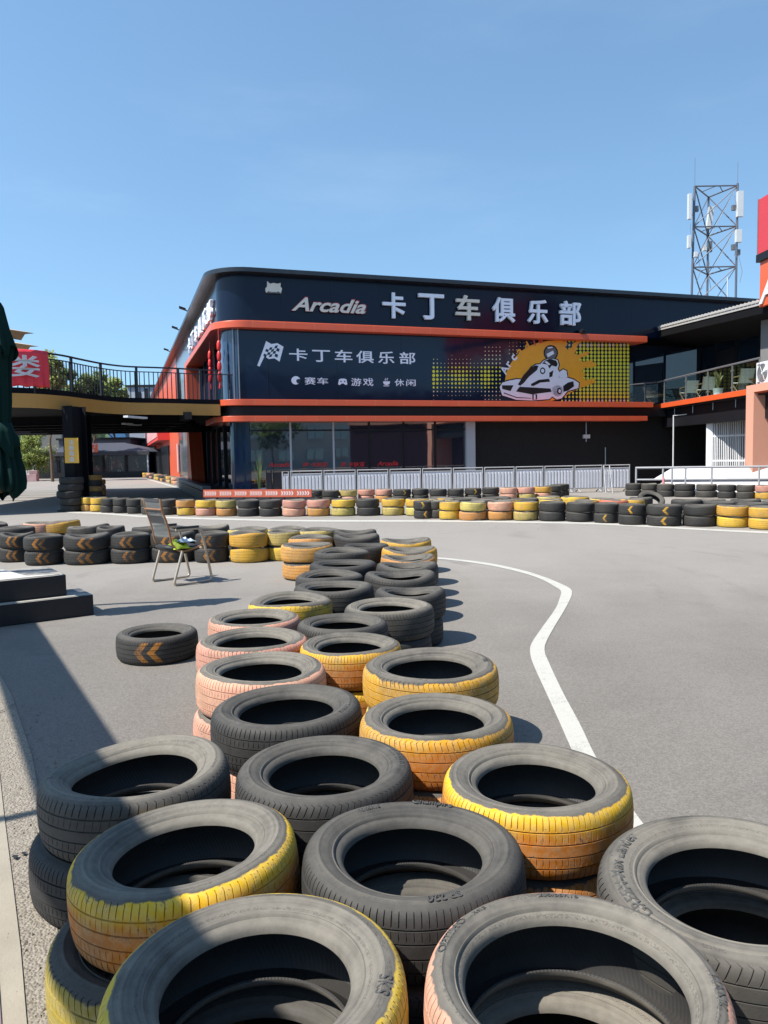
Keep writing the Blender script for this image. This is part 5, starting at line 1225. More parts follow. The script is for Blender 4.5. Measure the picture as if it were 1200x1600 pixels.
def mat_curtain():
    q_ = N('tent_curtain'); co = q_.coords(); n1 = q_.noise(2.2, 5, .7, q_.mapping(co, (1, 1, .22)), 1.5); n2 = q_.noise(.5, 3, .6, co)
    col = q_.mix(q_.smooth(n1, .56, .68), (.012, .011, .012), (.26, .23, .20)); col = q_.mix(q_.math('MULTIPLY', q_.smooth(n2, .5, .6), .5), col, (.10, .03, .028))
    q_.set(col, .25, 0, .5); q_.bump(n1, .3, .05); return q_.m
m = MB(); m.box(((a+b)/2, yt_+.3, ez/2+.15), (b-a-.1, .06, ez-.4)); m.build('curtain', mat_curtain(), t)
m = MB(); m.box(((a+b)/2, yt_+.1, .28), (b-a-.1, .3, .5)); m.build('base_board', M_DARK, t)
m = MB(); p0, p1 = D(138, 707, yt_-.4), D(152, 693, yt_-.4); m.box(((p0[0]+p1[0])/2, yt_-.35, (p0[2]+p1[2])/2), (abs(p1[0]-p0[0]), .08, abs(p1[2]-p0[2]))); sgn = m.build('tent_sign', M_OSIGN, t)
for ch, fx_, fz_ in (('卡', .05, .52), ('丁', .52, .52), ('车', .28, .05)):
    V, F, asp = text_data(ch, .015); m = MB(); w_ = abs(p1[0]-p0[0]); h_ = abs(p1[2]-p0[2]); m.add([(p0[0]+w_*(fx_+x*.4), yt_-.4-z*.02, p0[2]+h_*(fz_+y*.4)) for x, y, z in V], F); m.build('sign_lettering', M_WHITEP, sgn)
def far_box(name, lab, cat, x0, x1, ytop, yy, col, depth_=6, zb_=0, win=None, roof=None):
    a = D(x0, 720, yy); b = D(x1, 720, yy); z = D((x0+x1)/2, ytop, yy)[2]
    t = thing(name, lab, cat, (float((a[0]+b[0])/2), yy, 0)); m = MB(); m.box(((a[0]+b[0])/2, yy+depth_/2, z/2), (b[0]-a[0], depth_, z)); m.build('wall', col, t)
    m = MB(); m.box(((a[0]+b[0])/2, yy+depth_/2, z+.1), (b[0]-a[0]+.4, depth_+.4, .2)); m.build('roof', roof or M_DARK, t)
    for wx0, wx1, wy0, wy1 in win or []:
        p0, p1 = D(wx0, wy1, yy), D(wx1, wy0, yy); m = MB(); m.box(((p0[0]+p1[0])/2, yy-.02, (p0[2]+p1[2])/2), (p1[0]-p0[0], .1, p1[2]-p0[2])); m.build('window', M_DARK, t)
    return t
M_BLUEW = plain('pale_blue_wall', (.30, .34, .40), .7, 0, .1, .5); M_SHEDW = plain('shed_wall', (.045, .055, .08), .6, 0, .2, .6)
far_box('shed', 'low dark shed with ribbed roof edge behind the tent', 'shed', 93, 205, 687, 82, M_SHEDW)
far_box('pale_house', 'pale flat roofed building seen through the bridge railing', 'building', 204, 252, 604, 92, M_BLUEW, win=[(226, 231, 607, 624), (214, 220, 612, 624)])
far_box('site_cabin', 'blue site cabin seen through the bridge railing', 'cabin', 172, 198, 612, 96, plain('cabin_blue', (.04, .14, .30), .5, 0, .1, .5), win=[(176, 181, 616, 624), (186, 192, 616, 624)])
far_box('brick_hut', 'small orange roofed hut seen through the bridge railing near the banner', 'building', 66, 98, 602, 104, plain('hut_wall', (.12, .12, .11), .7), win=[(78, 84, 608, 618)], roof=plain('hut_roof', (.50, .17, .06), .7))
far_box('grey_shed', 'grey cabin with slanted roof beside the side door under the bridge', 'shed', 208, 234, 690, 86, M_SHEDW)
# trees
BARK = plain('bark', (.10, .075, .05), .9, 0, .3, 8, .4)
def tree(x, y, h, cr, label, leaf, seed, trunk_h=.35, nleaf=2600, group=None, lf=.34, zlow=None):
    r2 = random.Random(seed); t = thing('tree', label, 'tree', (x, y, 0), group)
    m = MB(); top = h*.72; pts = [(x+r2.uniform(-.1, .1)*k, y, top*k/5) for k in range(6)]; m.tube(pts, [.013*h*(1-.15*k) for k in range(6)], 8)
    cl = []
    for k in range(13):
        a = r2.uniform(0, 6.28); z0 = h*r2.uniform(trunk_h*.8, .66); rr = cr*r2.uniform(.45, .95); z1 = min(h*.97, z0+h*r2.uniform(.1, .32))
        p1 = np.array((x+math.cos(a)*rr, y+math.sin(a)*rr, z1)); m.tube([(x, y, z0), ((x+p1[0])/2, (y+p1[1])/2, (z0*.6+z1*.4)), tuple(p1)], [.006*h, .004*h, .002*h], 5)
        cl.append((p1, cr*r2.uniform(.28, .5)))
    for k in range(9): a = r2.uniform(0, 6.28); rr = cr*r2.uniform(0, .6); cl.append((np.array((x+math.cos(a)*rr, y+math.sin(a)*rr, h*r2.uniform(trunk_h+.08, .92))), cr*r2.uniform(.26, .46)))
    m.build('trunk', BARK, t, smooth=50)
    m = MB(); V = []; F = []
    for k in range(nleaf):
        c_, rc = cl[r2.randrange(len(cl))]; d = np.array((r2.gauss(0, 1), r2.gauss(0, 1), r2.gauss(0, .8))); d = d/np.linalg.norm(d)*rc*r2.uniform(.35, 1.08)
        p = c_+d; a_ = np.array((r2.gauss(0, 1), r2.gauss(0, 1), r2.gauss(0, .6))); a_ /= np.linalg.norm(a_); b_ = np.cross(a_, (0, 0, 1)); b_ /= np.linalg.norm(b_)+1e-6; s_ = lf*r2.uniform(.6, 1.2)
        o_ = len(V); V += [p-a_*s_, p+b_*s_*.5, p+a_*s_, p-b_*s_*.5]; F.append((o_, o_+1, o_+2, o_+3))
    m.add(V, F); m.build('crown', leaf, t); return t
def tree_px(px, pytop, y, crpx, *a, **k):
    p = D(px, pytop, y); return tree(float(p[0]), y, float(p[2]), crpx/FPX*y, *a, **k)
GT = 'trees behind the bridge'
tree_px(72, 541, 58, 26, 'airy tree whose top shows just beside the red banner', LEAF2, 3, lf=.17, nleaf=4200, group=GT)
tree_px(104, 566, 66, 30, 'leafy tree behind the first railing bays beside the banner', LEAF1, 4, lf=.22, nleaf=5000, group=GT)
tree_px(140, 578, 80, 34, 'mid green tree behind the middle of the bridge railing', LEAF1, 5, group=GT)
tree_px(176, 577, 84, 26, 'bright yellow green tree behind the bridge railing', LEAF2, 6, group=GT)
tree_px(205, 581, 95, 24, 'small bright tree beside the pale flat roofed building', LEAF2, 8, group=GT)
tree_px(52, 668, 62, 30, 'yellowing bush like tree left of the tent under the bridge', LEAF2, 9, trunk_h=.12, lf=.12, nleaf=6000, group=GT)
tree_px(20, 660, 70, 34, 'green tree mostly hidden behind the green umbrella', LEAF1, 10, trunk_h=.15, group=GT)
# wooded hill
def mat_hill():
    a = N('hill_wood'); co = a.coords(); n1 = a.noise(.16, 6, .7, co); n2 = a.noise(.9, 4, .7, co)
    k = a.math('MULTIPLY_ADD', n1, .6, a.math('MULTIPLY', n2, .4)); a.set(a.ramp(k, [(.36, (.035, .06, .035)), (.52, (.095, .135, .08)), (.66, (.16, .20, .125))]), .9, 0, .2); a.bump(k, 1.0, 1.5); return a.m
m = MB(); nx, ny = 90, 16; V = []
for j in range(ny):
    for i in range(nx):
        x = -190+i*2.6; y = 150+j*9; f = math.sin(min(1, j/9)*math.pi/2)
        hgt = (15+4*math.sin(x*.035)+2.5*math.sin(x*.11+1))*f+rnd.uniform(-1.2, 1.2)*(j > 0)
        V.append((x+rnd.uniform(-.8, .8), y, max(-.2, hgt)))
m.add(V, [(j*nx+i, j*nx+i+1, (j+1)*nx+i+1, (j+1)*nx+i) for j in range(ny-1) for i in range(nx-1)]); tag(m.build('hill', mat_hill(), smooth=80), kind='structure')
m = MB(); r2 = random.Random(5); V = []; F = []
for k in range(9000):
    x = r2.uniform(-150, 20); y = r2.uniform(146, 250); f = math.sin(min(1, (y-150)/81)*math.pi/2) if y > 150 else 0
    z = (15+4*math.sin(x*.035)+2.5*math.sin(x*.11+1))*f+r2.uniform(.2, 3.5); a_ = np.array((r2.gauss(0, 1), r2.gauss(0, .5), r2.gauss(0, .7))); a_ /= np.linalg.norm(a_); b_ = np.cross(a_, (0, 1, .3)); b_ /= np.linalg.norm(b_)+1e-6; s_ = r2.uniform(.5, 1.1)
    o_ = len(V); p = np.array((x, y, z)); V += [p-a_*s_, p+b_*s_*.7, p+a_*s_, p-b_*s_*.7]; F.append((o_, o_+1, o_+2, o_+3))
m.add(V, F); LEAFH = mat_leaf('foliage_far', (.06, .095, .055), (.15, .19, .11)); tag(m.build('woodland', LEAFH), 'pale green woods covering the far hillside', 'woodland', kind='stuff')
# low wall of stored goods left of the tent
m = MB(); p = D(50, 745, 60); m.box((p[0], 60, .275), (.9, .5, .55)); m.box((p[0]+.15, 60, .70), (.6, .4, .3), 0, .2); tag(m.build('goods_stack', plain('goods_pink', (.34, .22, .22), .8, 0, .3, 3), bevel=.02), 'pile of pale pinkish goods beside the tent corner', 'goods')

# ================================================================ MAST
yM = 74.0
L0 = [D(1085.5, 291, yM), D(1152.5, 286.5, yM), D(1107, 307, yM+3.2)]
t = thing('telecom_mast', 'grey lattice telecom mast with antenna panels rising behind the roof', 'mast', (float(L0[0][0]+2), yM, 0))
M_MAST = plain('mast_steel', (.12, .13, .16), .5, .4, .15, 2); M_ANT = plain('antenna_grey', (.52, .54, .55), .5, 0, .08, 2); M_ANTD = plain('antenna_dark', (.13, .14, .16), .5, 0, .1, 2)
LB = [p.copy() for p in L0]
cxm = (L0[0][0]+L0[1][0])/2
for p, px in zip(LB, (1080.5, 1149.5, 1105)): q_ = D(px, 470, p[1]); p[0] += (q_[0]-p[0])*(p[2]/(p[2]-q_[2])); p[2] = 0
def leg(i, z): f = z/L0[i][2]; return LB[i]+(L0[i]-LB[i])*f
for i in range(3): m = MB(); m.tube([LB[i], L0[i]], .11, 8); m.build('leg', M_MAST, t)
zt = L0[0][2]; lev = [zt-k*3.72 for k in range(8)]
lev = [z for z in lev if z > 1]
for k, z in enumerate(lev):
    m = MB(); P = [leg(i, min(z, L0[i][2])) for i in range(3)]
    for i in range(3): m.tube([P[i], P[(i+1) % 3]], .07, 6)
    m.tube([(P[0]+P[2])/2, (P[0]+P[1])/2], .045, 5); m.tube([(P[1]+P[2])/2, (P[0]+P[1])/2+(P[1]-P[0])*.08], .045, 5); m.build('platform_ring', M_MAST, t)
    if k < len(lev)-1:
        Q = [leg(i, lev[k+1]) for i in range(3)]; m = MB()
        m.tube([P[0], Q[2]], .06, 5); m.tube([P[2], Q[1]], .06, 5); m.tube([P[1], Q[0]], .05, 5); m.tube([P[2], Q[0]], .05, 5); m.tube([P[1], Q[2]], .035, 5)
        m.build('brace', M_MAST, t)
def ant(px0, px1, py0, py1, i, dark=False, tilt=0, dpt=.35, oy=-.3):
    zc = D((px0+px1)/2, (py0+py1)/2, yM)[2]; p = leg(i, min(zc, L0[i][2])); yy = p[1]+oy
    a, b = D(px0, py1, yy), D(px1, py0, yy); m = MB(); c_ = (a+b)/2; sx_, sz_ = b[0]-a[0], b[2]-a[2]
    ax = (np.array((math.cos(tilt), 0, -math.sin(tilt))), np.array((0, 1., 0)), np.array((math.sin(tilt), 0, math.cos(tilt))))
    m.box(c_, (sx_, dpt, sz_), 0, 0, ax); m.tube([c_+Zv*sz_*.3, p+Zv*(c_[2]-p[2]+sz_*.3)], .03, 5); m.tube([c_-Zv*sz_*.3, p+Zv*(c_[2]-p[2]-sz_*.3)], .03, 5); m.build('antenna_panel', M_ANTD if dark else M_ANT, t, bevel=.03)
for A_ in ((1074.5, 1080, 303, 343, 0), (1151, 1161, 299, 339, 1), (1149, 1158.5, 359, 379, 1), (1074, 1079, 368, 388, 0), (1084, 1089.5, 394, 402, 0)): ant(*A_)
ant(1105, 1113.5, 323, 358, 2, tilt=.12); ant(1106, 1112, 377, 394, 2, True); ant(1098, 1104, 384, 392, 2)
for A_ in ((1086, 1091, 322, 331, 0), (1143.5, 1149.5, 320.5, 329, 1), (1143, 1149, 382, 391, 1), (1151.5, 1156, 390, 399, 1)): ant(*A_, True, 0, .3, .2)
m = MB()
for i, dz in ((0, 2.6), (1, 1.9)): m.tube([L0[i], L0[i]+Zv*dz], .02, 5)
m.build('lightning_rod', M_MAST, t)
m = MB()
for i in range(3):
    for k in range(3):
        z0 = lev[0]-1-k*2.5; p = leg(i, z0)+np.array((rnd.uniform(-.4, .4), -.2, 0)); q_ = leg(i, z0-3)+np.array((rnd.uniform(-.3, .3), -.2, 0)); m.tube([p, (p+q_)/2+np.array((rnd.uniform(-.5, .5), -.2, -.5)), q_], .022, 4)
m.tube([leg(1, lev[0]), leg(0, lev[2])], .02, 4); m.tube([leg(1, lev[1]), leg(0, lev[3])], .02, 4); m.build('cables', M_ANTD, t)
m = MB(); p = D(1137, 455, 52); m.tube([(p[0], 52, zTop-.2), D(1137, 433, 52)], .04, 6); m.box((p[0]-.5, 52, zTop+.45), (.7, .4, .9)); tag(m.build('roof_unit', M_ANT), 'small pale box with a rod standing on the roof before the mast', 'roof unit')

# ================================================================ GREEN UMBRELLA, STEPS, CHAIR
ux, uy = -3.52, 7.05
um = thing('closed_umbrella', 'closed dark green cantilever umbrella hanging at the left edge of the frame', 'umbrella', (-5.4, uy-.2, 0))
def mat_green():
    a = N('green_canvas'); co = a.coords(); n1 = a.noise(3, 4, .6, co); f = a.noise(220, 2, .5, co); x, y, z = a.xyz(co)
    a.set(a.mix(n1, (.004, .017, .015), (.008, .032, .027)), .7, 0, .25); a.bump(f, .1, .002); a.set(rough=.9, spec=.1); return a.m
M_GREEN = mat_green()
zt0 = D(12, 472, uy)[2]; zpx = lambda py: float(D(20, py, uy)[2])
prof = [(472, .085), (480, .105), (500, .125), (525, .15), (543, .165), (553, .15), (560, .14), (590, .135), (630, .125), (662, .105), (672, .11), (690, .135), (715, .155), (735, .18), (752, .185), (762, .175), (772, .12)]
m = MB(); K = 144; V = []; r2 = random.Random(2); ph = [r2.uniform(0, 6.28) for _ in range(8)]
for j, (py, r) in enumerate(prof):
    z = zpx(py); f = j/(len(prof)-1)
    for k in range(K):
        a = 2*math.pi*k/K
        fold = (.12*math.sin(16*a+ph[0]+f*.8)+.10*math.sin(9*a+ph[1]+f*1.2)+.06*math.sin(23*a+ph[2]-f))*(.5+.4*f)
        rr = r*(1+fold*(.55 if 560 < py < 680 else 1)); hem = (.02*math.sin(8*a+ph[3])+.05*math.sin(3*a+ph[4])) if py > 757 else (.05*math.sin(8*a+ph[5]) if 530 < py < 560 else 0)
        V.append((ux+.02*f+rr*math.cos(a)*1.0, uy+rr*math.sin(a), z+hem*(1 if py > 765 else .6)))
m.add(V, [(j*K+k, j*K+(k+1) % K, (j+1)*K+(k+1) % K, (j+1)*K+k)[::-1] for j in range(len(prof)-1) for k in range(K)]); o = m.build('canopy', M_GREEN, um, smooth=70)
o.modifiers.new('thick', 'SOLIDIFY').thickness = .006
# flap of the crown falling over the gathered cloth
m = MB(); V = []
for j, (py, r) in enumerate([(476, .095), (500, .13), (525, .165), (543, .19), (551, .195)]):
    for k in range(K):
        a = 2*math.pi*k/K; fold = .12*math.sin(8*a+1.1)+.07*math.sin(15*a+.3); rr = r*(1+fold*j*.22); V.append((ux+rr*math.cos(a), uy+rr*math.sin(a), zpx(py)+(.05*math.sin(8*a+2.4) if j > 2 else 0)*(j-2)*.6))
m.add(V, [(j*K+k, j*K+(k+1) % K, (j+1)*K+(k+1) % K, (j+1)*K+k)[::-1] for j in range(4) for k in range(K)]); o = m.build('top_flap', M_GREEN, um, smooth=70); o.modifiers.new('thick', 'SOLIDIFY').thickness = .006
m = MB(); V = []
for j, (py, r) in enumerate([(660, .115), (676, .145), (694, .175), (706, .18)]):
    for k in range(K):
        a = 2*math.pi*k/K; fold = .12*math.sin(9*a+.4)+.08*math.sin(14*a+2); rr = r*(1+fold*j*.25); V.append((ux+.01+rr*math.cos(a), uy+rr*math.sin(a), zpx(py)+(.06*math.sin(5*a+1.2) if j > 1 else 0)))
m.add(V, [(j*K+k, j*K+(k+1) % K, (j+1)*K+(k+1) % K, (j+1)*K+k)[::-1] for j in range(3) for k in range(K)]); o = m.build('gathered_flap', M_GREEN, um, smooth=70); o.modifiers.new('thick', 'SOLIDIFY').thickness = .006
m = MB(); m.lathe([(0, .07), (.05, .065), (.062, .05), (.06, .0), (.085, -.01), (.085, -.06), (0, -.06)], 20, 0, (ux, uy, zt0)); m.build('top_cap', M_ANT, um, smooth=40)
m = MB(); m.tube([(ux, uy, zt0-.05), (ux, uy, zpx(770))], .022, 8); m.build('inner_pole', M_WOOD, um)
m = MB(); m.tube([(-5.4, uy-.2, .0), (-5.4, uy-.2, 2.5)], .05, 10); m.tube([(-5.4, uy-.2, 2.35), (-4.6, uy-.1, zt0-.04), (ux, uy, zt0-.02)], .035, 8); m.tube([(-5.4, uy-.2, 1.5), (-4.75, uy-.12, zt0-.25)], .025, 6); m.box((-5.4, uy-.2, .06), (.9, .9, .12)); m.build('mast_arm', M_STEELD, um)
# two black steps
sp_ = thing('podium_steps', 'two tier black wooden steps with worn pale tops at the left edge', 'steps', (-3.6, 7.4, 0))
fb = G(147, 960.7, 0); fl = G(0, 980, 0); s_d = unit(fl-fb); s_n = np.array((-s_d[1], s_d[0], 0)); s_n = s_n if s_n[1] > 0 else -s_n
h1 = .20; bk = G(124.7, 918.7, h1); d1 = float((bk-fb)@s_n)
def mat_steps():
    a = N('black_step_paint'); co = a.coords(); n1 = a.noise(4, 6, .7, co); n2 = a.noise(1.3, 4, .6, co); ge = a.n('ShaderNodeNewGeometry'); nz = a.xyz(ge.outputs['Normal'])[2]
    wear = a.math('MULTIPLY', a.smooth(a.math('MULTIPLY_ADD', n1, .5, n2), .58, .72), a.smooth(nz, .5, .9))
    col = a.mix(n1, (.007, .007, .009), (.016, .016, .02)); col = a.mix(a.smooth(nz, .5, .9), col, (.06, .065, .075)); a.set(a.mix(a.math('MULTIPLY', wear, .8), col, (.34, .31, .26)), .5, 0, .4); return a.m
M_STEP = mat_steps()
m = MB(); Lst = 3.0; m.prism([fb, fb+s_d*Lst, fb+s_d*Lst+s_n*d1, fb+s_n*d1], Zv*h1); m.build('lower_step', M_STEP, sp_, bevel=.008)
f2 = G(103, 898, h1*2+.0); h2 = h1*2; f2[2] = h1+.002; b2 = G(76.7, 884, h2); d2 = float((b2-f2)@s_n)
m = MB(); m.prism([f2, f2+s_d*2.6, f2+s_d*2.6+s_n*d2, f2+s_n*d2], Zv*(h2-h1)); m.build('upper_step', M_STEP, sp_, bevel=.008)
m = MB(); a_ = f2+Zv*(h2-h1+.0005); lm = .03
m.prism([a_+s_d*.05+s_n*.03, a_+s_d*2.3+s_n*.03, a_+s_d*2.3+s_n*(d2-.03), a_+s_d*.42+s_n*(d2-.03), a_+s_d*.32+s_n*.14], Zv*.006); m.build('worn_top', plain('worn_board', (.46, .44, .40), .7, 0, .2, 5, dirt=.4), sp_)
m = MB(); a_ = fb+Zv*(h1+.0005); m.prism([a_+s_d*.06+s_n*.015, a_+s_d*.98+s_n*.015, a_+s_d*.96+s_n*.055, a_+s_d*.05+s_n*.06], Zv*.004); m.build('step_edge_strip', plain('edge_strip', (.36, .34, .30), .7, 0, .2, 8), sp_)
# office chair with mesh sling
cbx = {k: G(*p, 0) for k, p in dict(fl=(251, 909), fr=(306, 905.5), nl=(275, 916), nr=(332, 907.5)).items()}
o0 = cbx['nl']; cxa = unit(cbx['nr']-cbx['nl']); cya = unit(cbx['fl']-cbx['nl']-np.dot(cbx['fl']-cbx['nl'], cxa)*cxa); wch = .50; lch = .50
o0 = o0.copy()
ch = thing('mesh_chair', 'bronze framed chair with grey mesh back standing alone on the asphalt', 'chair', tuple(map(float, o0+cxa*.25+cya*.25)))
Pc = lambda a, b, z: o0+cxa*a+cya*b+Zv*z
M_BRONZE = plain('bronze_tube', (.48, .40, .31), .35, .5, .15, 8); M_BRONZ2 = plain('copper_tube', (.40, .20, .10), .35, .6, .15, 8); M_BLKPAD = plain('black_pad', (.012, .012, .013), .6)
def curve(P, k=6):
    P = [np.array(p, float) for p in P]; out = []
    for i in range(len(P)-1):
        p0, p1, p2, p3 = P[max(i-1, 0)], P[i], P[i+1], P[min(i+2, len(P)-1)]
        for j in range(k): t_ = j/k; out.append(.5*((2*p1)+(p2-p0)*t_+(2*p0-5*p1+4*p2-p3)*t_*t_+(3*p1-p0-3*p2+p3)*t_**3))
    out.append(P[-1]); return out
def rounded(P, r=.06, k=5):
    P = [np.array(p, float) for p in P]; out = [P[0]]
    for i in range(1, len(P)-1):
        a, b, c = P[i-1], P[i], P[i+1]; d1 = unit(a-b); d2 = unit(c-b); p, q_ = b+d1*r, b+d2*r
        for j in range(k+1): t_ = j/k; out.append((1-t_)**2*p+2*t_*(1-t_)*b+t_*t_*q_)
    out.append(P[-1]); return out
for b in (0, wch):      # side loop: rear leg, floor runner, front leg, arm
    m = MB(); m.tube(rounded([Pc(.10, b, .40), Pc(-.03, b, .012), Pc(.50, b, .012), Pc(.36, b, .66), Pc(.02, b, .66)], .06), .016, 8); m.build('side_frame', M_BRONZE, ch, smooth=60)
    m = MB(); m.prism([Pc(.02, b-.022, .672), Pc(.33, b-.022, .672), Pc(.33, b+.022, .672), Pc(.02, b+.022, .672)], Zv*.022); m.build('armrest', M_BLKPAD, ch, bevel=.008)
m = MB()
for a in (.10,): m.tube([Pc(a, 0, .40), Pc(a, wch, .40)], .0125, 8)
m.tube([Pc(.37, 0, .42), Pc(.37, wch, .42)], .0125, 8); m.build('cross_bar', M_BRONZE, ch)
bk_ = lambda b: curve([Pc(.40, b, .44), Pc(.20, b, .40), Pc(.08, b, .41), Pc(.0, b, .50), Pc(-.025, b, .63), Pc(-.06, b, .76), Pc(-.10, b, .87), Pc(-.12, b, .96), Pc(-.125, b, 1.03)], 5)
for b in (.06, wch-.06): m = MB(); m.tube(bk_(b), .013, 8); m.build('back_tube', M_BRONZ2, ch, smooth=60)
m = MB(); m.tube([Pc(-.115, .06, .905), Pc(-.115, wch-.06, .905)], .012, 8); m.build('head_bar', M_BRONZ2, ch)
def mat_mesh():
    a = N('sling_mesh'); co = a.coords(); f = a.noise(300, 1, .5, co); a.set(a.mix(f, (.11, .115, .115), (.20, .205, .20)), .7, 0, .3)
    t_ = a.n('ShaderNodeBsdfTransparent'); mx_ = a.n('ShaderNodeMixShader'); mx_.inputs[0].default_value = .28; a.l(a.p.outputs[0], mx_.inputs[1]); a.l(t_.outputs[0], mx_.inputs[2]); a.l(mx_.outputs[0], a.out.inputs[0]); return a.m
M_MESH = mat_mesh()
A_, B_ = bk_(.06), bk_(wch-.06); i0 = 18; m = MB(); V = []
for i in range(i0, len(A_)): V += [A_[i]-cxa*.003, B_[i]-cxa*.003]
m.add(V, [(2*i, 2*i+1, 2*i+3, 2*i+2) for i in range(len(V)//2-1)]); m.build('mesh_back', M_MESH, ch, smooth=60)
for f0, f1, nm_ in ((.60, .70, 'lumbar_band'), (.92, 1.0, 'headrest_band')):
    m = MB()
    a_, b_ = int(len(A_)*f0), min(int(len(A_)*f1), len(A_)-1); V = []
    for i in range(a_, b_+1): V += [A_[i]-cxa*.008+cya*.03, B_[i]-cxa*.008-cya*.03]
    m.add(V, [(2*i, 2*i+1, 2*i+3, 2*i+2) for i in range(len(V)//2-1)]); m.build(nm_, plain('band_dark', (.045, .045, .047), .7), ch, smooth=60)
m = MB(); V = []
for i in range(0, 14): V += [A_[i]+Zv*.012, B_[i]+Zv*.012]
m.add(V, [(2*i, 2*i+1, 2*i+3, 2*i+2) for i in range(len(V)//2-1)]); o = m.build('seat', M_BLKPAD, ch, smooth=60); o.modifiers.new('thick', 'SOLIDIFY').thickness = .045
# crumpled vest on the seat
def cloth_lump(name, lab, cat, c, sx, sy, sz, mat, seed):
    m = MB(); r2 = random.Random(seed); V = []; nx_, ny_ = 14, 12; ph = [r2.uniform(0, 6.28) for _ in range(6)]
    for j in range(ny_):
        for i in range(nx_):
            x = i/(nx_-1)-.5; y = j/(ny_-1)-.5; e = max(0, 1-(2*x)**4)*max(0, 1-(2*y)**4)
            z = e*sz*(.55+.45*math.sin(9*x+ph[0])*math.sin(7*y+ph[1])+.25*math.sin(17*x+5*y+ph[2]))
            V.append(Pc(c[0]+x*sx+.02*math.sin(9*y+ph[3]), c[1]+y*sy+.02*math.sin(8*x+ph[4]), c[2]+max(0.004, z)))
    m.add(V, [(j*nx_+i, j*nx_+i+1, (j+1)*nx_+i+1, (j+1)*nx_+i) for j in range(ny_-1) for i in range(nx_-1)]); o = m.build(name, mat, smooth=60); o.modifiers.new('thick', 'SOLIDIFY').thickness = .004; tag(o, lab, cat); return o
cloth_lump('folded_vest', 'crumpled lime yellow vest lying on the chair seat', 'vest', (.15, .18, .425), .24, .30, .10, plain('hi_vis', (.40, .48, .02), .6, 0, .1, 9), 1)
cloth_lump('pale_cloth', 'pale blue cloth lying over the yellow vest', 'cloth', (.22, .12, .50), .17, .20, .05, plain('pale_blue_cloth', (.42, .52, .62), .7, 0, .1, 9), 4)
# unseen beam added to cast the shadow strip across the front tyres
sh = np.array((math.cos(R_(SUN_AZ)), math.sin(R_(SUN_AZ)), 0))/math.tan(R_(SUN_EL))
ZS = 3.0
gA = (G(28, 1005, 0)+G(-25, 1000, 0))/2; g1 = G(57, 975, 0); g2 = G(172, 1155, 0); g3 = G(2, 1080, 0); g4 = G(60, 1252, 0)
dS = unit((g2-g1)/np.linalg.norm(g2-g1)+(g4-g3)/np.linalg.norm(g4-g3)); 
e1_ = g1; e2_ = g3+dS*float((g1-g3)@dS); wS = float(np.linalg.norm(e1_-e2_)); wv_ = unit(e2_-e1_)
bs = thing('shadow_beam', 'wide dark beam on posts, added unseen past the left edge for its shadow', 'shadow caster', tuple(map(float, e1_-sh*ZS)))
st_ = e1_-sh*ZS-dS*1.2+Zv*ZS; en_ = e1_-sh*ZS+dS*9.5+Zv*ZS
m = MB(); m.prism([st_, en_, en_+wv_*wS, st_+wv_*wS], Zv*.012); m.build('beam_sheet', M_STEELD, bs)
for f in (.08, .5): p = st_+(en_-st_)*f+wv_*(wS+.3); p[2] = 0; m = MB(); m.tube([p, p+Zv*(ZS-.0)], .04, 8); m.tube([p+Zv*(ZS-.02), p+Zv*(ZS-.02)-wv_*.4], .03, 6); m.build('post', M_STEELD, bs)

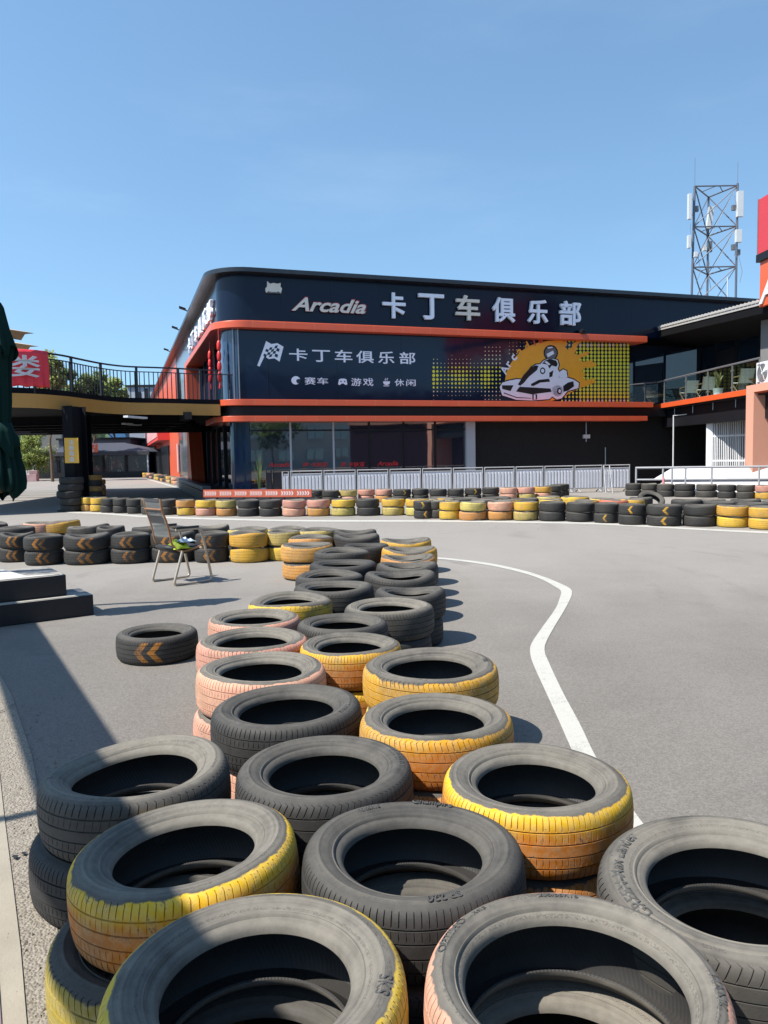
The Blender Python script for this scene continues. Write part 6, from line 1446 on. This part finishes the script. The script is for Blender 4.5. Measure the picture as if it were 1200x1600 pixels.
# ================================================================ ACROSS THE TRACK, BEHIND THE CAMERA (seen in the glass)
op = thing('apartment_block', 'pale apartment block behind the viewer, mirrored in the shop windows', 'building', (16, -36, 0))
m = MB(); m.box((16, -36, 6), (52, 10, 12)); m.build('wall', plain('apartment_wall', (.55, .53, .48), .8, 0, .1, .3), op)
for k in range(12):
    for j in range(4):
        p = np.array((-7.5+k*4.3, -30.96, 1.9+j*2.9)); m = MB(); m.box(p, (2.2, .12, 1.5)); w_ = m.build('window', M_GLASS, op)
        m = MB(); m.box(p+np.array((0, .09, 0)), (.08, .06, 1.5)); m.box(p+np.array((0, .09, -.8)), (2.5, .12, .1)); m.build('window_frame', M_WHITEP, w_)
rb = thing('red_hall', 'dark red club hall behind the viewer, mirrored in the navy panels', 'building', (30, 3, 0))
hr = .75; ha = np.array((math.cos(hr), math.sin(hr), 0)); hb = np.array((-math.sin(hr), math.cos(hr), 0)); hc = np.array((31, 0, 0))
m = MB(); m.box(hc+Zv*3.6, (18, 6, 7.2), 0, hr); m.build('wall', plain('hall_wall', (.03, .006, .010), .8), rb)
m = MB(); m.box(hc+hb*3.06+Zv*4.6, (18.2, .2, .3), 0, hr); m.build('edge_strip', M_SALMON, rb)
for i, (x, y, h, c) in enumerate(((10, -22, 6, 2.6), (17, -24, 6.5, 3.0), (3, -25, 7, 3.0), (25, -23, 7, 3), (-4, -24, 7.5, 3.2))):
    tree(x, y, h, c, f"{['small','middle','round','far','last'][i]} tree before the apartment block behind the viewer, {ORD[i]} of five", LEAF1, 40+i, nleaf=1300, lf=.36, group='trees behind the viewer')

# loose grit and bits of dead leaf along the verge and the foot of the barriers
m = MB(); r3 = random.Random(11)
def bit(x, y, s_):
    a = r3.uniform(0, 6.28); c_ = np.array((x, y, 0.004)); m.add([c_+np.array((math.cos(a+k*2.1)*s_*r3.uniform(.5, 1), math.sin(a+k*2.1)*s_*r3.uniform(.5, 1), 0)) for k in range(3)]+[c_+np.array((0, 0, s_*r3.uniform(.4, .8)))], [(0, 1, 3), (1, 2, 3), (2, 0, 3)])
for k in range(420): p = G(r3.uniform(0, 110), r3.uniform(1080, 1600), 0); bit(p[0]+r3.gauss(0, .05), p[1], r3.uniform(.003, .011))
for k in range(260): i = r3.randrange(len(P_)); t_ = r3.uniform(0, 6.28); rr = RR[i]+abs(r3.gauss(0, .25)); bit(P_[i][0]+math.cos(t_)*rr, P_[i][1]+math.sin(t_)*rr, r3.uniform(.003, .010))
for k in range(220): p = G(r3.uniform(100, 1200), r3.uniform(806, 832), 0); bit(p[0], p[1], r3.uniform(.006, .02))
tag(m.build('loose_stones', plain('grit', (.17, .145, .11), .9, 0, .4, 20)), 'loose grit and leaf crumbs along the verge and barrier feet', 'grit', kind='stuff')
